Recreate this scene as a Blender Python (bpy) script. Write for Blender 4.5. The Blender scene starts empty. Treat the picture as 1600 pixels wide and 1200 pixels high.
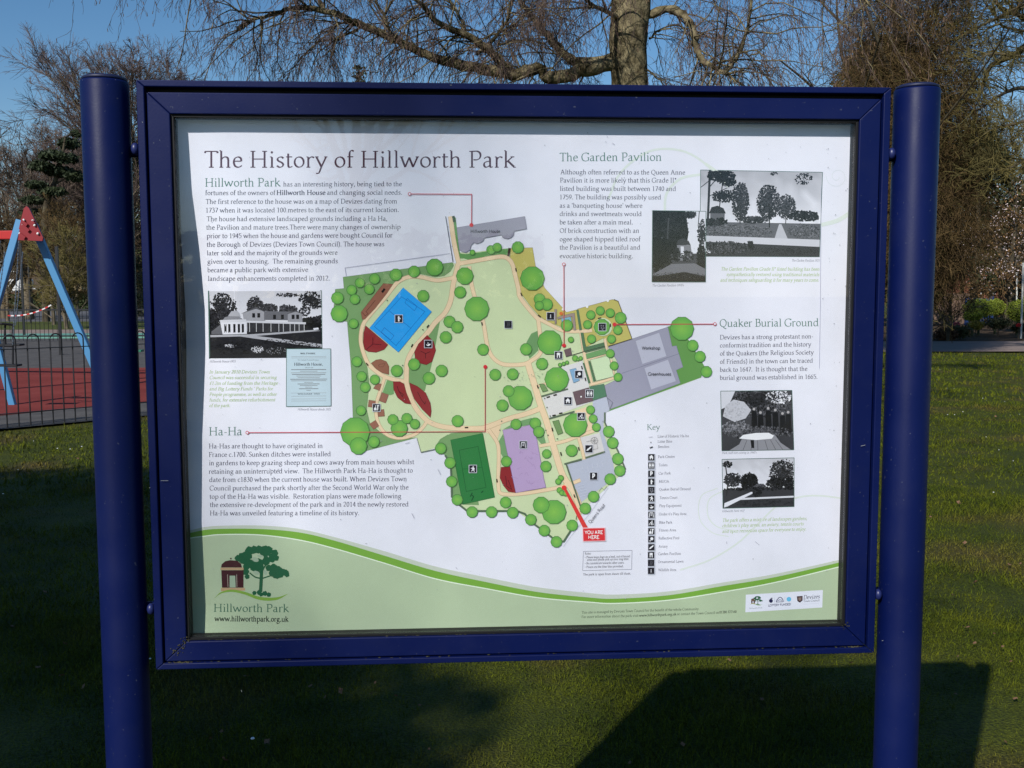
import bpy, math, random
import numpy as np
random.seed(7); RS = np.random.RandomState(11)
S = bpy.context.scene; COL = S.collection
# ------------------------------------------------------------------ camera
FPX = 1600.0                                   # focal length in pixels of a 1600 px wide frame
YAW, PITCH, ROLL = 0.0599207, 0.0897751, -0.0018935
CAM = np.array([-0.12277, -1.75140, 1.65075])
_f = np.array([math.sin(YAW)*math.cos(PITCH), math.cos(YAW)*math.cos(PITCH), -math.sin(PITCH)])
_r = np.array([math.cos(YAW), -math.sin(YAW), 0.0]); _u = np.cross(_r, _f)
_r, _u = _r*math.cos(ROLL)+_u*math.sin(ROLL), -_r*math.sin(ROLL)+_u*math.cos(ROLL)
from mathutils import Matrix, Vector
cam = bpy.data.cameras.new('camera'); cam.sensor_width = 36; cam.lens = 36.0*FPX/1600; cam.clip_end = 3000; cam.clip_start = 0.05
camo = bpy.data.objects.new('camera', cam); COL.objects.link(camo); S.camera = camo
camo.matrix_world = Matrix(((_r[0], _u[0], -_f[0], CAM[0]), (_r[1], _u[1], -_f[1], CAM[1]), (_r[2], _u[2], -_f[2], CAM[2]), (0, 0, 0, 1)))
# ------------------------------------------------------------------ sky, sun, exposure
SUN = np.array([0.769, 1.255, -1.0])           # direction the light travels
elev = math.atan2(1.0, math.hypot(SUN[0], SUN[1]))
W = bpy.data.worlds.new('World'); S.world = W; W.use_nodes = True
nt = W.node_tree; nt.nodes.clear()
sky = nt.nodes.new('ShaderNodeTexSky'); sky.sky_type = 'NISHITA'; sky.sun_disc = False
sky.sun_elevation = elev; sky.sun_rotation = math.atan2(-SUN[0], -SUN[1])
sky.air_density = 1.0; sky.dust_density = 0.2; sky.ozone_density = 3.0; sky.altitude = 100
bg = nt.nodes.new('ShaderNodeBackground'); bg.inputs[1].default_value = 0.094
wo = nt.nodes.new('ShaderNodeOutputWorld'); hs_ = nt.nodes.new('ShaderNodeHueSaturation'); hs_.inputs['Saturation'].default_value = 1.22; nt.links.new(sky.outputs[0], hs_.inputs['Color']); nt.links.new(hs_.outputs[0], bg.inputs[0]); nt.links.new(bg.outputs[0], wo.inputs[0])
sl = bpy.data.lights.new('sun', 'SUN'); sl.energy = 4.7; sl.angle = math.radians(0.55); sl.color = (1.0, 0.965, 0.92)
so = bpy.data.objects.new('sun', sl); COL.objects.link(so)
so.rotation_euler = Vector(SUN.tolist()).to_track_quat('-Z', 'Y').to_euler()
S.view_settings.view_transform = 'Standard'; S.view_settings.look = 'None'; S.view_settings.gamma = 1.0
S.view_settings.use_curve_mapping = False; S.view_settings.exposure = 0.02
try:
    S.cycles.use_denoising = True; S.cycles.denoising_prefilter = 'NONE'; S.cycles.use_adaptive_sampling = False
    S.cycles.max_bounces = 6; S.cycles.transparent_max_bounces = 12
except Exception: pass
# ------------------------------------------------------------------ helpers
def ray(px, py):
    px = np.asarray(px, float); py = np.asarray(py, float)
    return _f + _r*((px-800)/FPX)[..., None] - _u*((py-600)/FPX)[..., None]
def at(px, py, y):                               # point of the place seen at (px,py), standing at distance-plane y
    d = ray(px, py); return CAM + d*((y-CAM[1])/d[..., 1])[..., None]
def ground(px, py, z=0.0):
    d = ray(px, py); return CAM + d*((z-CAM[2])/d[..., 2])[..., None]
def lin(c):
    c = np.asarray(c, float)/255.0
    return np.where(c <= 0.04045, c/12.92, ((c+0.055)/1.055)**2.4)
def tag(o, label=None, cat=None, group=None, kind=None):
    if label: o['label'] = label
    if cat: o['category'] = cat
    if group: o['group'] = group
    if kind: o['kind'] = kind
    return o
def empty(name, loc, label=None, cat=None, group=None, rz=0):
    o = bpy.data.objects.new(name, None); COL.objects.link(o); o.location = [float(v) for v in loc]; o.rotation_euler = (0, 0, rz)
    o.empty_display_size = 0.2
    return tag(o, label, cat, group)
class MB:
    def __init__(s): s.v = []; s.f = []; s.n = 0; s.c = []
    def add(s, V, F, c=None):
        V = np.asarray(V, float).reshape(-1, 3); F = np.asarray(F, int)
        s.v.append(V); s.f.append(F+s.n); s.n += len(V)
        if c is not None:
            c = np.asarray(c, float); s.c.append(np.broadcast_to(c, (len(V), 3)) if c.ndim == 1 else c)
        return s
    def box(s, x0, x1, y0, y1, z0, z1):
        V = [(x, y, z) for x in (x0, x1) for y in (y0, y1) for z in (z0, z1)]
        return s.add(V, [(0, 1, 3, 2), (4, 6, 7, 5), (0, 4, 5, 1), (2, 3, 7, 6), (0, 2, 6, 4), (1, 5, 7, 3)])
    def bar(s, a, b, w, h=None, up=(0, 0, 1)):   # rectangular bar from a to b
        h = w if h is None else h
        a = np.array(a, float); b = np.array(b, float); d = b-a; d /= np.linalg.norm(d)
        up = np.array(up, float)
        if abs(d@up) > .95: up = np.array([0, 1.0, 0])
        x = np.cross(d, up); x /= np.linalg.norm(x); y = np.cross(x, d)
        V = [p+x*sx*w/2+y*sy*h/2 for p in (a, b) for sx, sy in ((-1, -1), (1, -1), (1, 1), (-1, 1))]
        return s.add(V, [(3, 2, 1, 0), (4, 5, 6, 7), (0, 1, 5, 4), (1, 2, 6, 5), (2, 3, 7, 6), (3, 0, 4, 7)])
    def tube(s, P, R, sides=8, caps=True):
        P = np.asarray(P, float)[None]; R = np.broadcast_to(np.asarray(R, float), (P.shape[1],))[None]
        V, F = tubes(P, R, sides); s.add(V, F)
        return s
    def lathe(s, prof, c=(0, 0, 0), n=24):
        a = np.linspace(0, 2*math.pi, n, endpoint=False); m = len(prof)
        V = [(c[0]+r*math.cos(t), c[1]+r*math.sin(t), c[2]+z) for r, z in prof for t in a]
        F = [(i*n+j, i*n+(j+1) % n, (i+1)*n+(j+1) % n, (i+1)*n+j) for i in range(m-1) for j in range(n)]
        return s.add(V, F)
    def ball(s, c, r, n=8, m=6, noise=0):
        V = []
        for i in range(m+1):
            for j in range(n):
                th = math.pi*i/m; ph = 2*math.pi*j/n; k = 1+noise*random.uniform(-1, 1)
                V.append((c[0]+r[0]*k*math.sin(th)*math.cos(ph), c[1]+r[1]*k*math.sin(th)*math.sin(ph), c[2]+r[2]*k*math.cos(th)))
        F = [(i*n+j, (i+1)*n+j, (i+1)*n+(j+1) % n, i*n+(j+1) % n) for i in range(m) for j in range(n)]
        return s.add(V, F)
    def build(s, name, mat, parent=None, smooth=False, bevel=0, attr=None):
        V = np.concatenate(s.v); me = bpy.data.meshes.new(name)
        loops = np.concatenate([f.ravel() for f in s.f]); tot = np.concatenate([np.full(len(f), f.shape[1]) for f in s.f])
        st = np.concatenate([[0], np.cumsum(tot)[:-1]])
        me.vertices.add(len(V)); me.vertices.foreach_set('co', V.astype(np.float32).ravel())
        me.loops.add(len(loops)); me.loops.foreach_set('vertex_index', loops.astype(np.int32))
        me.polygons.add(len(tot)); me.polygons.foreach_set('loop_start', st.astype(np.int32)); me.polygons.foreach_set('loop_total', tot.astype(np.int32))
        me.update(calc_edges=True); me.validate()
        if s.c:
            C = np.concatenate(s.c); ca = me.color_attributes.new('print', 'FLOAT_COLOR', 'POINT')
            ca.data.foreach_set('color', np.concatenate([C, np.ones((len(C), 1))], 1).astype(np.float32).ravel())
        if smooth: me.shade_smooth()
        else: me.shade_flat()
        me.materials.append(mat)
        o = bpy.data.objects.new(name, me); COL.objects.link(o)
        if parent is not None: o.parent = parent; o.matrix_parent_inverse = Matrix.Identity(4)
        if bevel:
            b = o.modifiers.new('bevel', 'BEVEL'); b.width = bevel; b.segments = 2; b.limit_method = 'ANGLE'
        return o
def tubes(P, R, sides=3):
    """P (N,n,3) polylines, R (N,n) radii -> verts, quads"""
    P = np.asarray(P, float); R = np.asarray(R, float); N, n, _ = P.shape
    T = np.gradient(P, axis=1); T /= np.linalg.norm(T, axis=2, keepdims=True)+1e-9
    D = P[:, -1]-P[:, 0]; D /= np.linalg.norm(D, axis=1, keepdims=True)+1e-9
    ref = np.where((np.abs(D[:, 2]) > .8)[:, None], np.array([1.0, .13, 0])[None], np.array([.1, .07, 1.0])[None])
    X = np.cross(T, ref[:, None, :]); X /= np.linalg.norm(X, axis=2, keepdims=True)+1e-9; Y = np.cross(T, X)
    a = np.arange(sides)*2*math.pi/sides
    V = P[:, :, None, :]+R[:, :, None, None]*(X[:, :, None, :]*np.cos(a)[None, None, :, None]+Y[:, :, None, :]*np.sin(a)[None, None, :, None])
    idx = np.arange(N*n*sides).reshape(N, n, sides); nx = np.roll(idx, -1, axis=2)
    F = np.stack([idx[:, :-1], idx[:, 1:], nx[:, 1:], nx[:, :-1]], -1).reshape(-1, 4)
    return V.reshape(-1, 3), F
# ------------------------------------------------------------------ materials
def mat(name, col, rough=.8, spec=.3, noise=None, scale=5, bump=0, bscale=None, metal=0, detail=4, col3=None, coat=0):
    m = bpy.data.materials.new(name); m.use_nodes = True; t = m.node_tree; b = t.nodes['Principled BSDF']
    b.inputs['Base Color'].default_value = (*col, 1); b.inputs['Roughness'].default_value = rough
    b.inputs['Specular IOR Level'].default_value = spec; b.inputs['Metallic'].default_value = metal
    if coat: b.inputs['Coat Weight'].default_value = coat; b.inputs['Coat Roughness'].default_value = .12
    tc = t.nodes.new('ShaderNodeTexCoord')
    if noise is not None:
        n = t.nodes.new('ShaderNodeTexNoise'); n.inputs['Scale'].default_value = scale; n.inputs['Detail'].default_value = detail
        t.links.new(tc.outputs['Object'], n.inputs['Vector'])
        r = t.nodes.new('ShaderNodeValToRGB'); r.color_ramp.elements[0].position = .35; r.color_ramp.elements[1].position = .65
        r.color_ramp.elements[0].color = (*col, 1); r.color_ramp.elements[1].color = (*noise, 1)
        if col3 is not None:
            e = r.color_ramp.elements.new(.5); e.color = (*col3, 1)
        t.links.new(n.outputs['Fac'], r.inputs[0]); t.links.new(r.outputs[0], b.inputs['Base Color'])
    if bump:
        n2 = t.nodes.new('ShaderNodeTexNoise'); n2.inputs['Scale'].default_value = bscale or scale*4; n2.inputs['Detail'].default_value = 5
        t.links.new(tc.outputs['Object'], n2.inputs['Vector'])
        bp = t.nodes.new('ShaderNodeBump'); bp.inputs['Strength'].default_value = bump; bp.inputs['Distance'].default_value = .02
        t.links.new(n2.outputs['Fac'], bp.inputs['Height']); t.links.new(bp.outputs[0], b.inputs['Normal'])
    return m
# ------------------------------------------------------------------ lettering: a pen-drawn alphabet (l line, c smooth curve, a arc, s serif, h bar, d dot)
GL = {
'a':(500,'c 85 375 150 432 235 448 315 415 335 330;l 335 340 335 70;c 335 80 352 25 400 18 450 38;c 335 275 240 260 130 225 78 150 92 60 165 15 260 45 335 110'),
'b':(553,'l 118 700 118 50;s 45 118 712;c 118 110 160 40 260 18 380 50 455 160 462 270 420 390 320 448 200 410 118 330'),
'c':(444,'c 395 385 320 442 215 435 115 360 78 225 110 95 205 22 310 22 405 80'),
'd':(611,'c 435 395 350 445 220 440 115 360 78 215 115 75 215 18 330 40 435 115;l 440 715 440 40;s 365 440 712;s 440 550 16'),
'e':(479,'h 85 400 270;c 400 270 375 390 280 447 165 420 90 330 78 205 120 80 215 20 320 25 425 90'),
'f':(333,'l 140 30 140 570;c 140 560 158 670 230 722 320 690;h 45 300 455;s 55 250 14'),
'g':(556,'a 245 305 150 140 0 360;c 350 400 420 445 515 440;c 160 185 105 135 140 82 250 62 380 48 450 -25 435 -140 320 -235 190 -255 75 -195 62 -95 150 -5 230 40'),
'h':(582,'l 118 700 118 30;s 45 118 712;s 40 205 14;c 118 330 190 415 290 450 390 415 420 310;l 420 320 420 30;s 340 510 14'),
'i':(291,'l 148 440 148 30;s 65 148 448;s 62 238 14;d 145 640'),
'j':(234,'l 130 440 130 -90;c 130 -90 110 -200 20 -250;s 50 130 448;d 128 640'),
'k':(556,'l 118 700 118 30;s 45 118 712;s 40 205 14;l 120 215 400 450;s 320 480 452;L 200 285 470 30;s 430 545 14'),
'l':(291,'l 148 700 148 30;s 65 148 712;s 62 238 14'),
'm':(883,'l 118 440 118 30;s 40 118 448;s 40 205 14;c 118 330 180 410 270 450 370 415 405 310;l 405 320 405 30;s 330 490 14;c 405 330 480 410 570 450 680 415 715 310;l 715 320 715 30;s 640 805 14'),
'n':(582,'l 118 440 118 30;s 40 118 448;s 40 205 14;c 118 330 190 415 290 450 390 415 420 310;l 420 320 420 30;s 340 510 14'),
'o':(546,'a 273 232 195 215 0 360'),
'p':(601,'l 130 440 130 -250;s 45 130 446;s 50 225 -262;c 130 110 200 30 300 18 420 60 505 160 510 270 465 390 360 448 230 410 130 330'),
'q':(560,'c 430 395 340 445 215 440 110 360 75 215 110 75 205 18 320 40 430 115;l 435 445 435 -250;s 350 520 -262'),
'r':(395,'l 118 440 118 30;s 40 118 448;s 40 205 14;c 118 320 180 410 265 452 370 420'),
's':(424,'c 350 390 270 445 160 430 95 350 150 270 270 215 340 130 290 40 180 14 70 75'),
't':(326,'l 130 590 130 110;c 130 120 148 35 215 15 310 50;h 40 300 450'),
'u':(603,'l 118 440 118 150;s 40 118 448;c 118 160 140 50 235 16 350 45 445 120;l 450 440 450 40;s 370 450 448;s 450 545 16'),
'v':(565,'l 75 440 275 20;l 275 20 480 440;s 10 165 452;s 410 550 452'),
'w':(834,'l 75 440 235 20;l 235 20 410 430;l 410 430 575 20;l 575 20 760 440;s 10 160 452;s 680 825 452'),
'x':(516,'l 75 440 430 25;l 425 440 75 25;s 20 170 452;s 360 490 452;s 15 140 14;s 350 500 14'),
'y':(556,'l 75 440 285 30;l 480 440 285 30;c 285 35 225 -130 165 -235 55 -245;s 10 165 452;s 410 545 452'),
'z':(500,'h 75 420 440;L 415 435 75 25;h 65 440 20'),
'A':(778,'l 375 690 130 30;L 375 700 640 30;h 225 540 250;s 30 220 14;s 540 755 14'),
'B':(611,'l 160 680 160 25;h 50 330 684;h 50 340 16;c 330 684 460 650 470 540 430 400 260 370;c 260 370 480 360 540 190 460 50 330 16'),
'C':(709,'c 660 570 560 670 400 690 200 620 85 440 80 280 150 110 290 20 450 10 660 90;l 655 690 660 570'),
'D':(774,'l 160 680 160 25;h 50 330 684;h 50 340 16;c 330 684 560 640 690 450 690 280 600 110 460 30 330 16'),
'E':(611,'l 160 680 160 25;h 50 520 684;h 160 440 365;h 50 540 16;l 520 684 530 600;l 540 20 560 120'),
'F':(556,'l 160 680 160 25;h 50 510 684;h 160 430 360;s 55 265 14;l 510 684 520 590'),
'G':(763,'c 670 580 570 670 410 690 200 620 85 440 80 280 150 110 300 20 470 12 660 70;l 655 290 655 60;s 560 740 300;l 668 690 672 580'),
'H':(832,'l 165 680 165 25;l 665 680 665 25;h 165 665 360;s 60 270 14;s 60 270 686;s 560 775 14;s 560 775 686'),
'I':(337,'l 168 680 168 25;s 60 278 14;s 60 278 686'),
'J':(333,'l 180 680 180 60;c 180 70 150 -80 40 -140;s 75 285 686'),
'K':(726,'l 165 680 165 25;s 60 270 14;s 60 270 686;l 165 330 560 680;s 480 660 686;L 270 420 640 25;s 600 720 14'),
'L':(611,'l 165 680 165 25;s 60 280 686;h 60 560 16;l 560 20 585 130'),
'M':(946,'l 175 670 140 25;L 190 690 470 60;l 470 60 760 690;l 770 680 810 25;s 40 235 14;s 700 910 14;s 90 200 686;s 750 860 686'),
'N':(831,'l 160 680 160 25;L 160 680 670 30;l 670 680 670 30;s 60 260 14;s 570 770 686;s 50 170 686'),
'O':(786,'a 393 348 310 335 0 360'),
'P':(604,'l 165 680 165 25;s 60 275 14;h 50 300 684;c 165 684 380 690 500 620 530 500 480 380 360 325 230 330'),
'Q':(786,'a 393 348 310 335 0 360;c 400 10 520 -110 700 -170'),
'R':(668,'l 165 680 165 25;s 60 275 14;h 50 300 684;c 165 684 380 690 490 620 500 500 440 400 340 360 230 360;L 330 360 600 25;s 570 670 14'),
'S':(525,'c 440 600 350 690 200 680 110 590 120 470 260 380 400 300 440 180 380 60 240 10 80 70'),
'T':(613,'l 306 680 306 25;h 45 568 684;s 200 412 14;l 48 684 40 610;l 565 684 575 610'),
'U':(778,'l 150 680 150 240;c 150 250 190 70 380 10 560 60 630 250;l 630 240 630 680;s 50 260 686;s 545 725 686'),
'V':(722,'L 100 680 360 20;l 360 20 620 680;s 20 200 686;s 540 710 686'),
'W':(1000,'L 100 680 290 20;l 290 20 500 660;L 500 660 710 20;l 710 20 910 680;s 20 200 686;s 830 990 686'),
'Y':(667,'L 80 680 330 330;l 330 330 580 680;l 335 330 335 25;s 10 180 686;s 500 660 686;s 230 440 14'),
'0':(500,'a 250 340 170 335 0 360'),
'1':(500,'l 260 680 260 25;s 150 370 14;l 120 590 260 690'),
'2':(500,'c 80 550 130 660 240 690 370 640 400 520 340 370 200 200 60 40;h 60 430 30'),
'3':(500,'c 90 610 180 690 300 680 370 580 330 440 200 370;c 200 370 380 350 430 210 350 50 200 5 60 50'),
'4':(500,'l 350 680 350 25;l 350 680 50 210;h 50 460 205;s 260 430 14'),
'5':(500,'h 130 430 670;l 130 670 110 400;c 110 400 270 430 400 350 420 200 330 50 190 5 70 40'),
'6':(500,'c 420 690 230 590 110 420 80 230;a 250 210 170 200 0 360'),
'7':(500,'h 60 450 665;L 445 660 180 10'),
'8':(500,'a 250 520 140 160 0 360;a 250 185 170 180 0 360'),
'9':(500,'a 250 470 170 200 0 360;c 420 450 390 240 260 90 80 0'),
'.':(250,'d 120 45'),',':(250,'d 125 45;l 135 40 70 -110'),'-':(333,'h 60 280 235'),':':(250,'d 120 45;d 120 400'),
'(':(333,'c 290 730 150 560 110 290 150 20 290 -150'),')':(333,'c 45 730 185 560 225 290 185 20 45 -150'),
"'":(230,'l 110 700 110 500'),'*':(389,'l 195 690 195 440;l 90 620 300 510;l 90 510 300 620'),'\u2022':(420,'D 200 300'),
'\u00a3':(500,'c 420 600 340 690 230 650 190 520 180 200 80 30;h 70 430 30;h 60 350 350'),' ':(250,'')}
def catmull(P, k):
    P = np.asarray(P, float); Q = np.vstack([2*P[0]-P[1], P, 2*P[-1]-P[-2]]); out = []
    for i in range(1, len(Q)-2):
        t = np.linspace(0, 1, k, endpoint=False)[:, None]
        a, b, c, d = Q[i-1], Q[i], Q[i+1], Q[i+2]
        out.append(.5*((2*b)+(-a+c)*t+(2*a-5*b+4*c-d)*t*t+(-a+3*b-3*c+d)*t**3))
    return np.vstack(out+[P[-1:]])
_GC = {}
def glyph(ch, T, th, sans):
    key = (ch, T, th, sans)
    if key in _GC: return _GC[key]
    adv, src = GL.get(ch, GL[' ']); V = []; F = []; n = 0
    def ribbon(P, full=False):
        nonlocal n
        P = np.asarray(P, float); d = np.gradient(P, axis=0); d /= np.linalg.norm(d, axis=1, keepdims=True)+1e-9
        ang = np.arctan2(d[:, 1], d[:, 0])-math.radians(22)
        w = np.sqrt((T*np.sin(ang))**2+(th*np.cos(ang))**2)
        if full: w[:] = T
        if sans: w[:] = T
        N = np.stack([-d[:, 1], d[:, 0]], 1)*w[:, None]/2
        V.append(np.vstack([P+N, P-N])); m = len(P)
        for i in range(m-1): F.append((n+i, n+i+1, n+m+i+1, n+m+i))
        n += 2*m
    for st in filter(None, src.split(';')):
        t = st.split(); k = t[0]; x = [float(q) for q in t[1:]]
        if k == 'l': ribbon([(x[0], x[1]), (x[2], x[3])])
        elif k == 'L': ribbon([(x[0], x[1]), (x[2], x[3])], True)
        elif k == 'c': ribbon(catmull(np.array(x).reshape(-1, 2), 3))
        elif k == 'a':
            a = np.linspace(0, 2*math.pi, 19); ribbon(np.stack([x[0]+x[2]*np.cos(a), x[1]+x[3]*np.sin(a)], 1))
        elif k in 'sh':
            if k == 's' and sans: continue
            w = T if sans else (th if k == 's' else th*1.15); a, b, y = x
            V.append(np.array([(a, y-w/2), (b, y-w/2), (b, y+w/2), (a, y+w/2)])); F.append((n, n+1, n+2, n+3)); n += 4
        elif k in 'dD':
            r = (T*.62 if k == 'd' else 110); a = np.arange(8)*math.pi/4
            V.append(np.stack([x[0]+r*np.cos(a), x[1]+r*np.sin(a)], 1)); F.append((n, n+1, n+2, n+3)); F.append((n, n+3, n+4, n+7)); F.append((n+4, n+5, n+6, n+7)); n += 8
    # overlapping strokes of one letter lie at slightly different heights
    zz = np.concatenate([np.full(len(v), i % 7, float) for i, v in enumerate(V)]) if V else np.zeros(0)
    _GC[key] = (adv, np.vstack(V) if V else np.zeros((0, 2)), np.array(F, int).reshape(-1, 4), zz); return _GC[key]
# ------------------------------------------------------------------ flat print on the poster
BULGE_Z = np.array([[1.05, .006], [1.10, .010], [1.25, .006], [1.40, .014], [1.55, .032], [1.62, .034], [1.72, .022], [1.82, .006], [1.95, .000]])
PY = 0.035
def bulge(x, z):                                 # the sheet bellies back along its left edge
    t = np.clip((-0.485-x)/0.098, 0, 1)
    return np.interp(z, BULGE_Z[:, 0], BULGE_Z[:, 1])*t*t*(3-2*np.minimum(t, 1))
def onposter(xy, layer):
    xy = np.asarray(xy, float); y = np.full(len(xy), PY)
    for _ in range(4):
        P = at(xy[:, 0], xy[:, 1], y); y = PY+bulge(P[:, 0], P[:, 2])-layer*0.9e-5
    P = at(xy[:, 0], xy[:, 1], y); return P
PK = 1.13                                        # paper white shows as 218 when lit
def ink(c): return np.clip(lin(c)*PK, 0.004, .86)
def refine(V, F):
    from mathutils.geometry import tessellate_polygon
    P = [tuple(v) for v in V]; out = []; mid = {}
    st = []
    for f in np.asarray(F):
        st += [tuple(f[j] for j in t) for t in tessellate_polygon([[Vector((P[i][0], P[i][1], 0)) for i in f]])] if len(f) > 3 else [tuple(f)]
    def m(a, b):
        k = (min(a, b), max(a, b))
        if k not in mid: mid[k] = len(P); P.append(((P[a][0]+P[b][0])/2, (P[a][1]+P[b][1])/2))
        return mid[k]
    while st:
        a, b, c = st.pop(); e = [(abs(P[a][0]-P[b][0])+abs(P[a][1]-P[b][1])*.25, a, b, c), (abs(P[b][0]-P[c][0])+abs(P[b][1]-P[c][1])*.25, b, c, a), (abs(P[c][0]-P[a][0])+abs(P[c][1]-P[a][1])*.25, c, a, b)]
        L, i, j, k = max(e)
        if L > 4.5 and min(P[a][0], P[b][0], P[c][0]) < 376: q_ = m(i, j); st += [(i, q_, k), (q_, j, k)]
        else: out.append((a, b, c))
    return np.array(P), np.array(out)
class Print:
    def __init__(s, layer): s.mb = MB(); s.k = layer
    def put(s, V, F, c, keep=False):
        V = np.asarray(V, float)
        if len(V) == 0: return
        if np.asarray(F).size == 0: return
        if np.ndim(c) == 1 and V[:, 0].min() < 376: V, F = refine(V, F)   # follow the curl of the sheet
        s.mb.add(onposter(V, s.k), F, c); s.k += .15 if keep else 1
    def poly(s, P, c, keep=False, line=None, lw=.8):
        P = np.asarray(P, float); s.put(P, np.arange(len(P))[None], ink(c), keep)
        if line is not None: s.line(np.vstack([P, P[:1]]), lw, line)
    def line(s, P, w, c, smooth=False, w2=None, keep=False):
        P = np.asarray(P, float)
        if smooth: P = catmull(P, 5)
        d = np.gradient(P, axis=0) if len(P) > 2 else np.repeat(P[1:]-P[:1], 2, 0)
        if not smooth and len(P) > 2:            # mitred polyline as separate quads
            for a, b in zip(P[:-1], P[1:]):
                e = b-a; L = np.linalg.norm(e)
                if L < 1e-6: continue
                e /= L; nn = np.array([-e[1], e[0]])*w/2; q = e*w*.3
                s.mb.add(onposter(np.array([a-q+nn, b+q+nn, b+q-nn, a-q-nn]), s.k), [(0, 1, 2, 3)], ink(c)); s.k += .1
            if not keep: s.k += .5
            return
        d /= np.linalg.norm(d, axis=1, keepdims=True)+1e-9
        ww = np.linspace(w, w if w2 is None else w2, len(P))[:, None]/2
        N = np.stack([-d[:, 1], d[:, 0]], 1)*ww; m = len(P)
        s.put(np.vstack([P+N, P-N]), [(i, i+1, m+i+1, m+i) for i in range(m-1)], ink(c), keep)
    def disc(s, x, y, r, c, cc=None, n=20, keep=False, wob=0):
        a = np.arange(n)*2*math.pi/n; rr = r*(1+wob*np.cos(a*(n/2)))
        V = np.vstack([[(x, y)], np.stack([x+rr*np.cos(a), y+rr*np.sin(a)], 1)])
        F = [(0, 1+i, 1+(i+1) % n) for i in range(n)]
        C = np.vstack([[ink(cc if cc is not None else c)], np.tile(ink(c), (n, 1))])
        s.put(V, F, C, keep)
    def text(s, txt, x0, y0, x1, y1, em, c, T=82, th=34, sans=False, shear=0, keep=True):
        """baseline from (x0,y0) to (x1,y1); the run is fitted to that length"""
        V = []; F = []; Q = []; n = 0; pen = 0
        for ci, ch in enumerate(txt):
            adv, gv, gf, gz_ = glyph(ch, T, th, sans)
            if len(gv): V.append(gv+np.array([pen, 0])); F.append(gf+n); Q.append(gz_*.12+(ci % 2)*.9); n += len(gv)
            pen += adv if not sans else adv*.95
        V = np.vstack(V); F = np.vstack(F); x = V[:, 0]-V[:, 0].min(); L = x.max()
        d = np.array([x1-x0, y1-y0], float); D = np.linalg.norm(d); e = d/D; up = np.array([e[1], -e[0]])
        h = V[:, 1]*em/1000.0; q = x*D/L+shear*h
        s.mb.add(onposter(np.array([x0, y0])+e*q[:, None]+up*h[:, None], s.k+np.concatenate(Q)), F, ink(c)); s.k += .1
    def build(s, name, mat, parent): return s.mb.build(name, mat, parent)
Z = {1:(500,320,8),2:(680,320,8),3:(500,460,8),4:(680,460,8),5:(860,450,6.154),6:(500,580,8),7:(680,600,8),8:(820,600,8.889),9:(680,700,5),10:(820,740,5),
     11:(300,820,6.668),12:(880,820,3.636),13:(300,440,5.454),14:(860,220,3.636),15:(1000,650,4.617),16:(300,220,4.444),17:(300,650,4.444),19:(1150,910,10.667)}
def q(z, *xy):
    a, b, k = Z[z]; P = np.array(xy, float).reshape(-1, 2); return np.stack([a+P[:, 0]/k, b+P[:, 1]/k], 1)
def mixm(*parts): return np.vstack(parts)
# ================================================================== THE INFORMATION BOARD
def print_mat():
    m = bpy.data.materials.new('poster_print'); m.use_nodes = True; t = m.node_tree; b = t.nodes['Principled BSDF']
    a = t.nodes.new('ShaderNodeAttribute'); a.attribute_name = 'print'
    tc = t.nodes.new('ShaderNodeTexCoord'); n = t.nodes.new('ShaderNodeTexNoise'); n.inputs['Scale'].default_value = 7; n.inputs['Detail'].default_value = 8
    n.inputs['Roughness'].default_value = .65
    t.links.new(tc.outputs['Object'], n.inputs['Vector'])
    r = t.nodes.new('ShaderNodeMapRange'); r.inputs[1].default_value = .3; r.inputs[2].default_value = .7; r.inputs[3].default_value = .955; r.inputs[4].default_value = 1.03
    mx = t.nodes.new('ShaderNodeMix'); mx.data_type = 'RGBA'; mx.blend_type = 'MULTIPLY'; mx.inputs[0].default_value = 1
    t.links.new(n.outputs['Fac'], r.inputs[0]); t.links.new(a.outputs['Color'], mx.inputs[6]); t.links.new(r.outputs[0], mx.inputs[7])
    t.links.new(mx.outputs[2], b.inputs['Base Color']); b.inputs['Roughness'].default_value = .6; b.inputs['Specular IOR Level'].default_value = .04
    return m
M_print = print_mat()
M_blue = mat('blue_powder_coat', (.0018, .0058, .052), .40, .17, noise=(.0028, .0082, .064), scale=3, bump=.02, bscale=260)
def weather(m):
    t = m.node_tree; b = t.nodes['Principled BSDF']; tc = t.nodes.new('ShaderNodeTexCoord')
    def nz(sc, lo, hi, a, c, d=6):
        n = t.nodes.new('ShaderNodeTexNoise'); n.inputs['Scale'].default_value = sc; n.inputs['Detail'].default_value = d; n.inputs['Roughness'].default_value = .6; t.links.new(tc.outputs['Object'], n.inputs['Vector'])
        r = t.nodes.new('ShaderNodeMapRange'); r.inputs[1].default_value = lo; r.inputs[2].default_value = hi; r.inputs[3].default_value = a; r.inputs[4].default_value = c; t.links.new(n.outputs['Fac'], r.inputs[0]); return r.outputs[0]
    t.links.new(nz(6, .3, .7, .34, .58), b.inputs['Roughness'])
    old = b.inputs['Base Color'].links[0].from_socket
    for fac, col in ((nz(14, .50, .80, 0, .18, 8), (.018, .022, .055)), (nz(170, .70, .76, 0, .55, 2), (.10, .11, .14))):
        mx = t.nodes.new('ShaderNodeMix'); mx.data_type = 'RGBA'; mx.inputs[7].default_value = (*col, 1); t.links.new(fac, mx.inputs[0]); t.links.new(old, mx.inputs[6]); old = mx.outputs[2]
    t.links.new(old, b.inputs['Base Color'])
weather(M_blue)
M_gasket = mat('black_rubber', (.006, .006, .007), .6, .3)
M_pad = mat('fixing_scratch', (.35, .36, .34), .9, .1)
board = empty('information_board', (0, 0, 0), 'large dark blue framed park notice board with history poster, map and two round posts', 'notice board')
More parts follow.
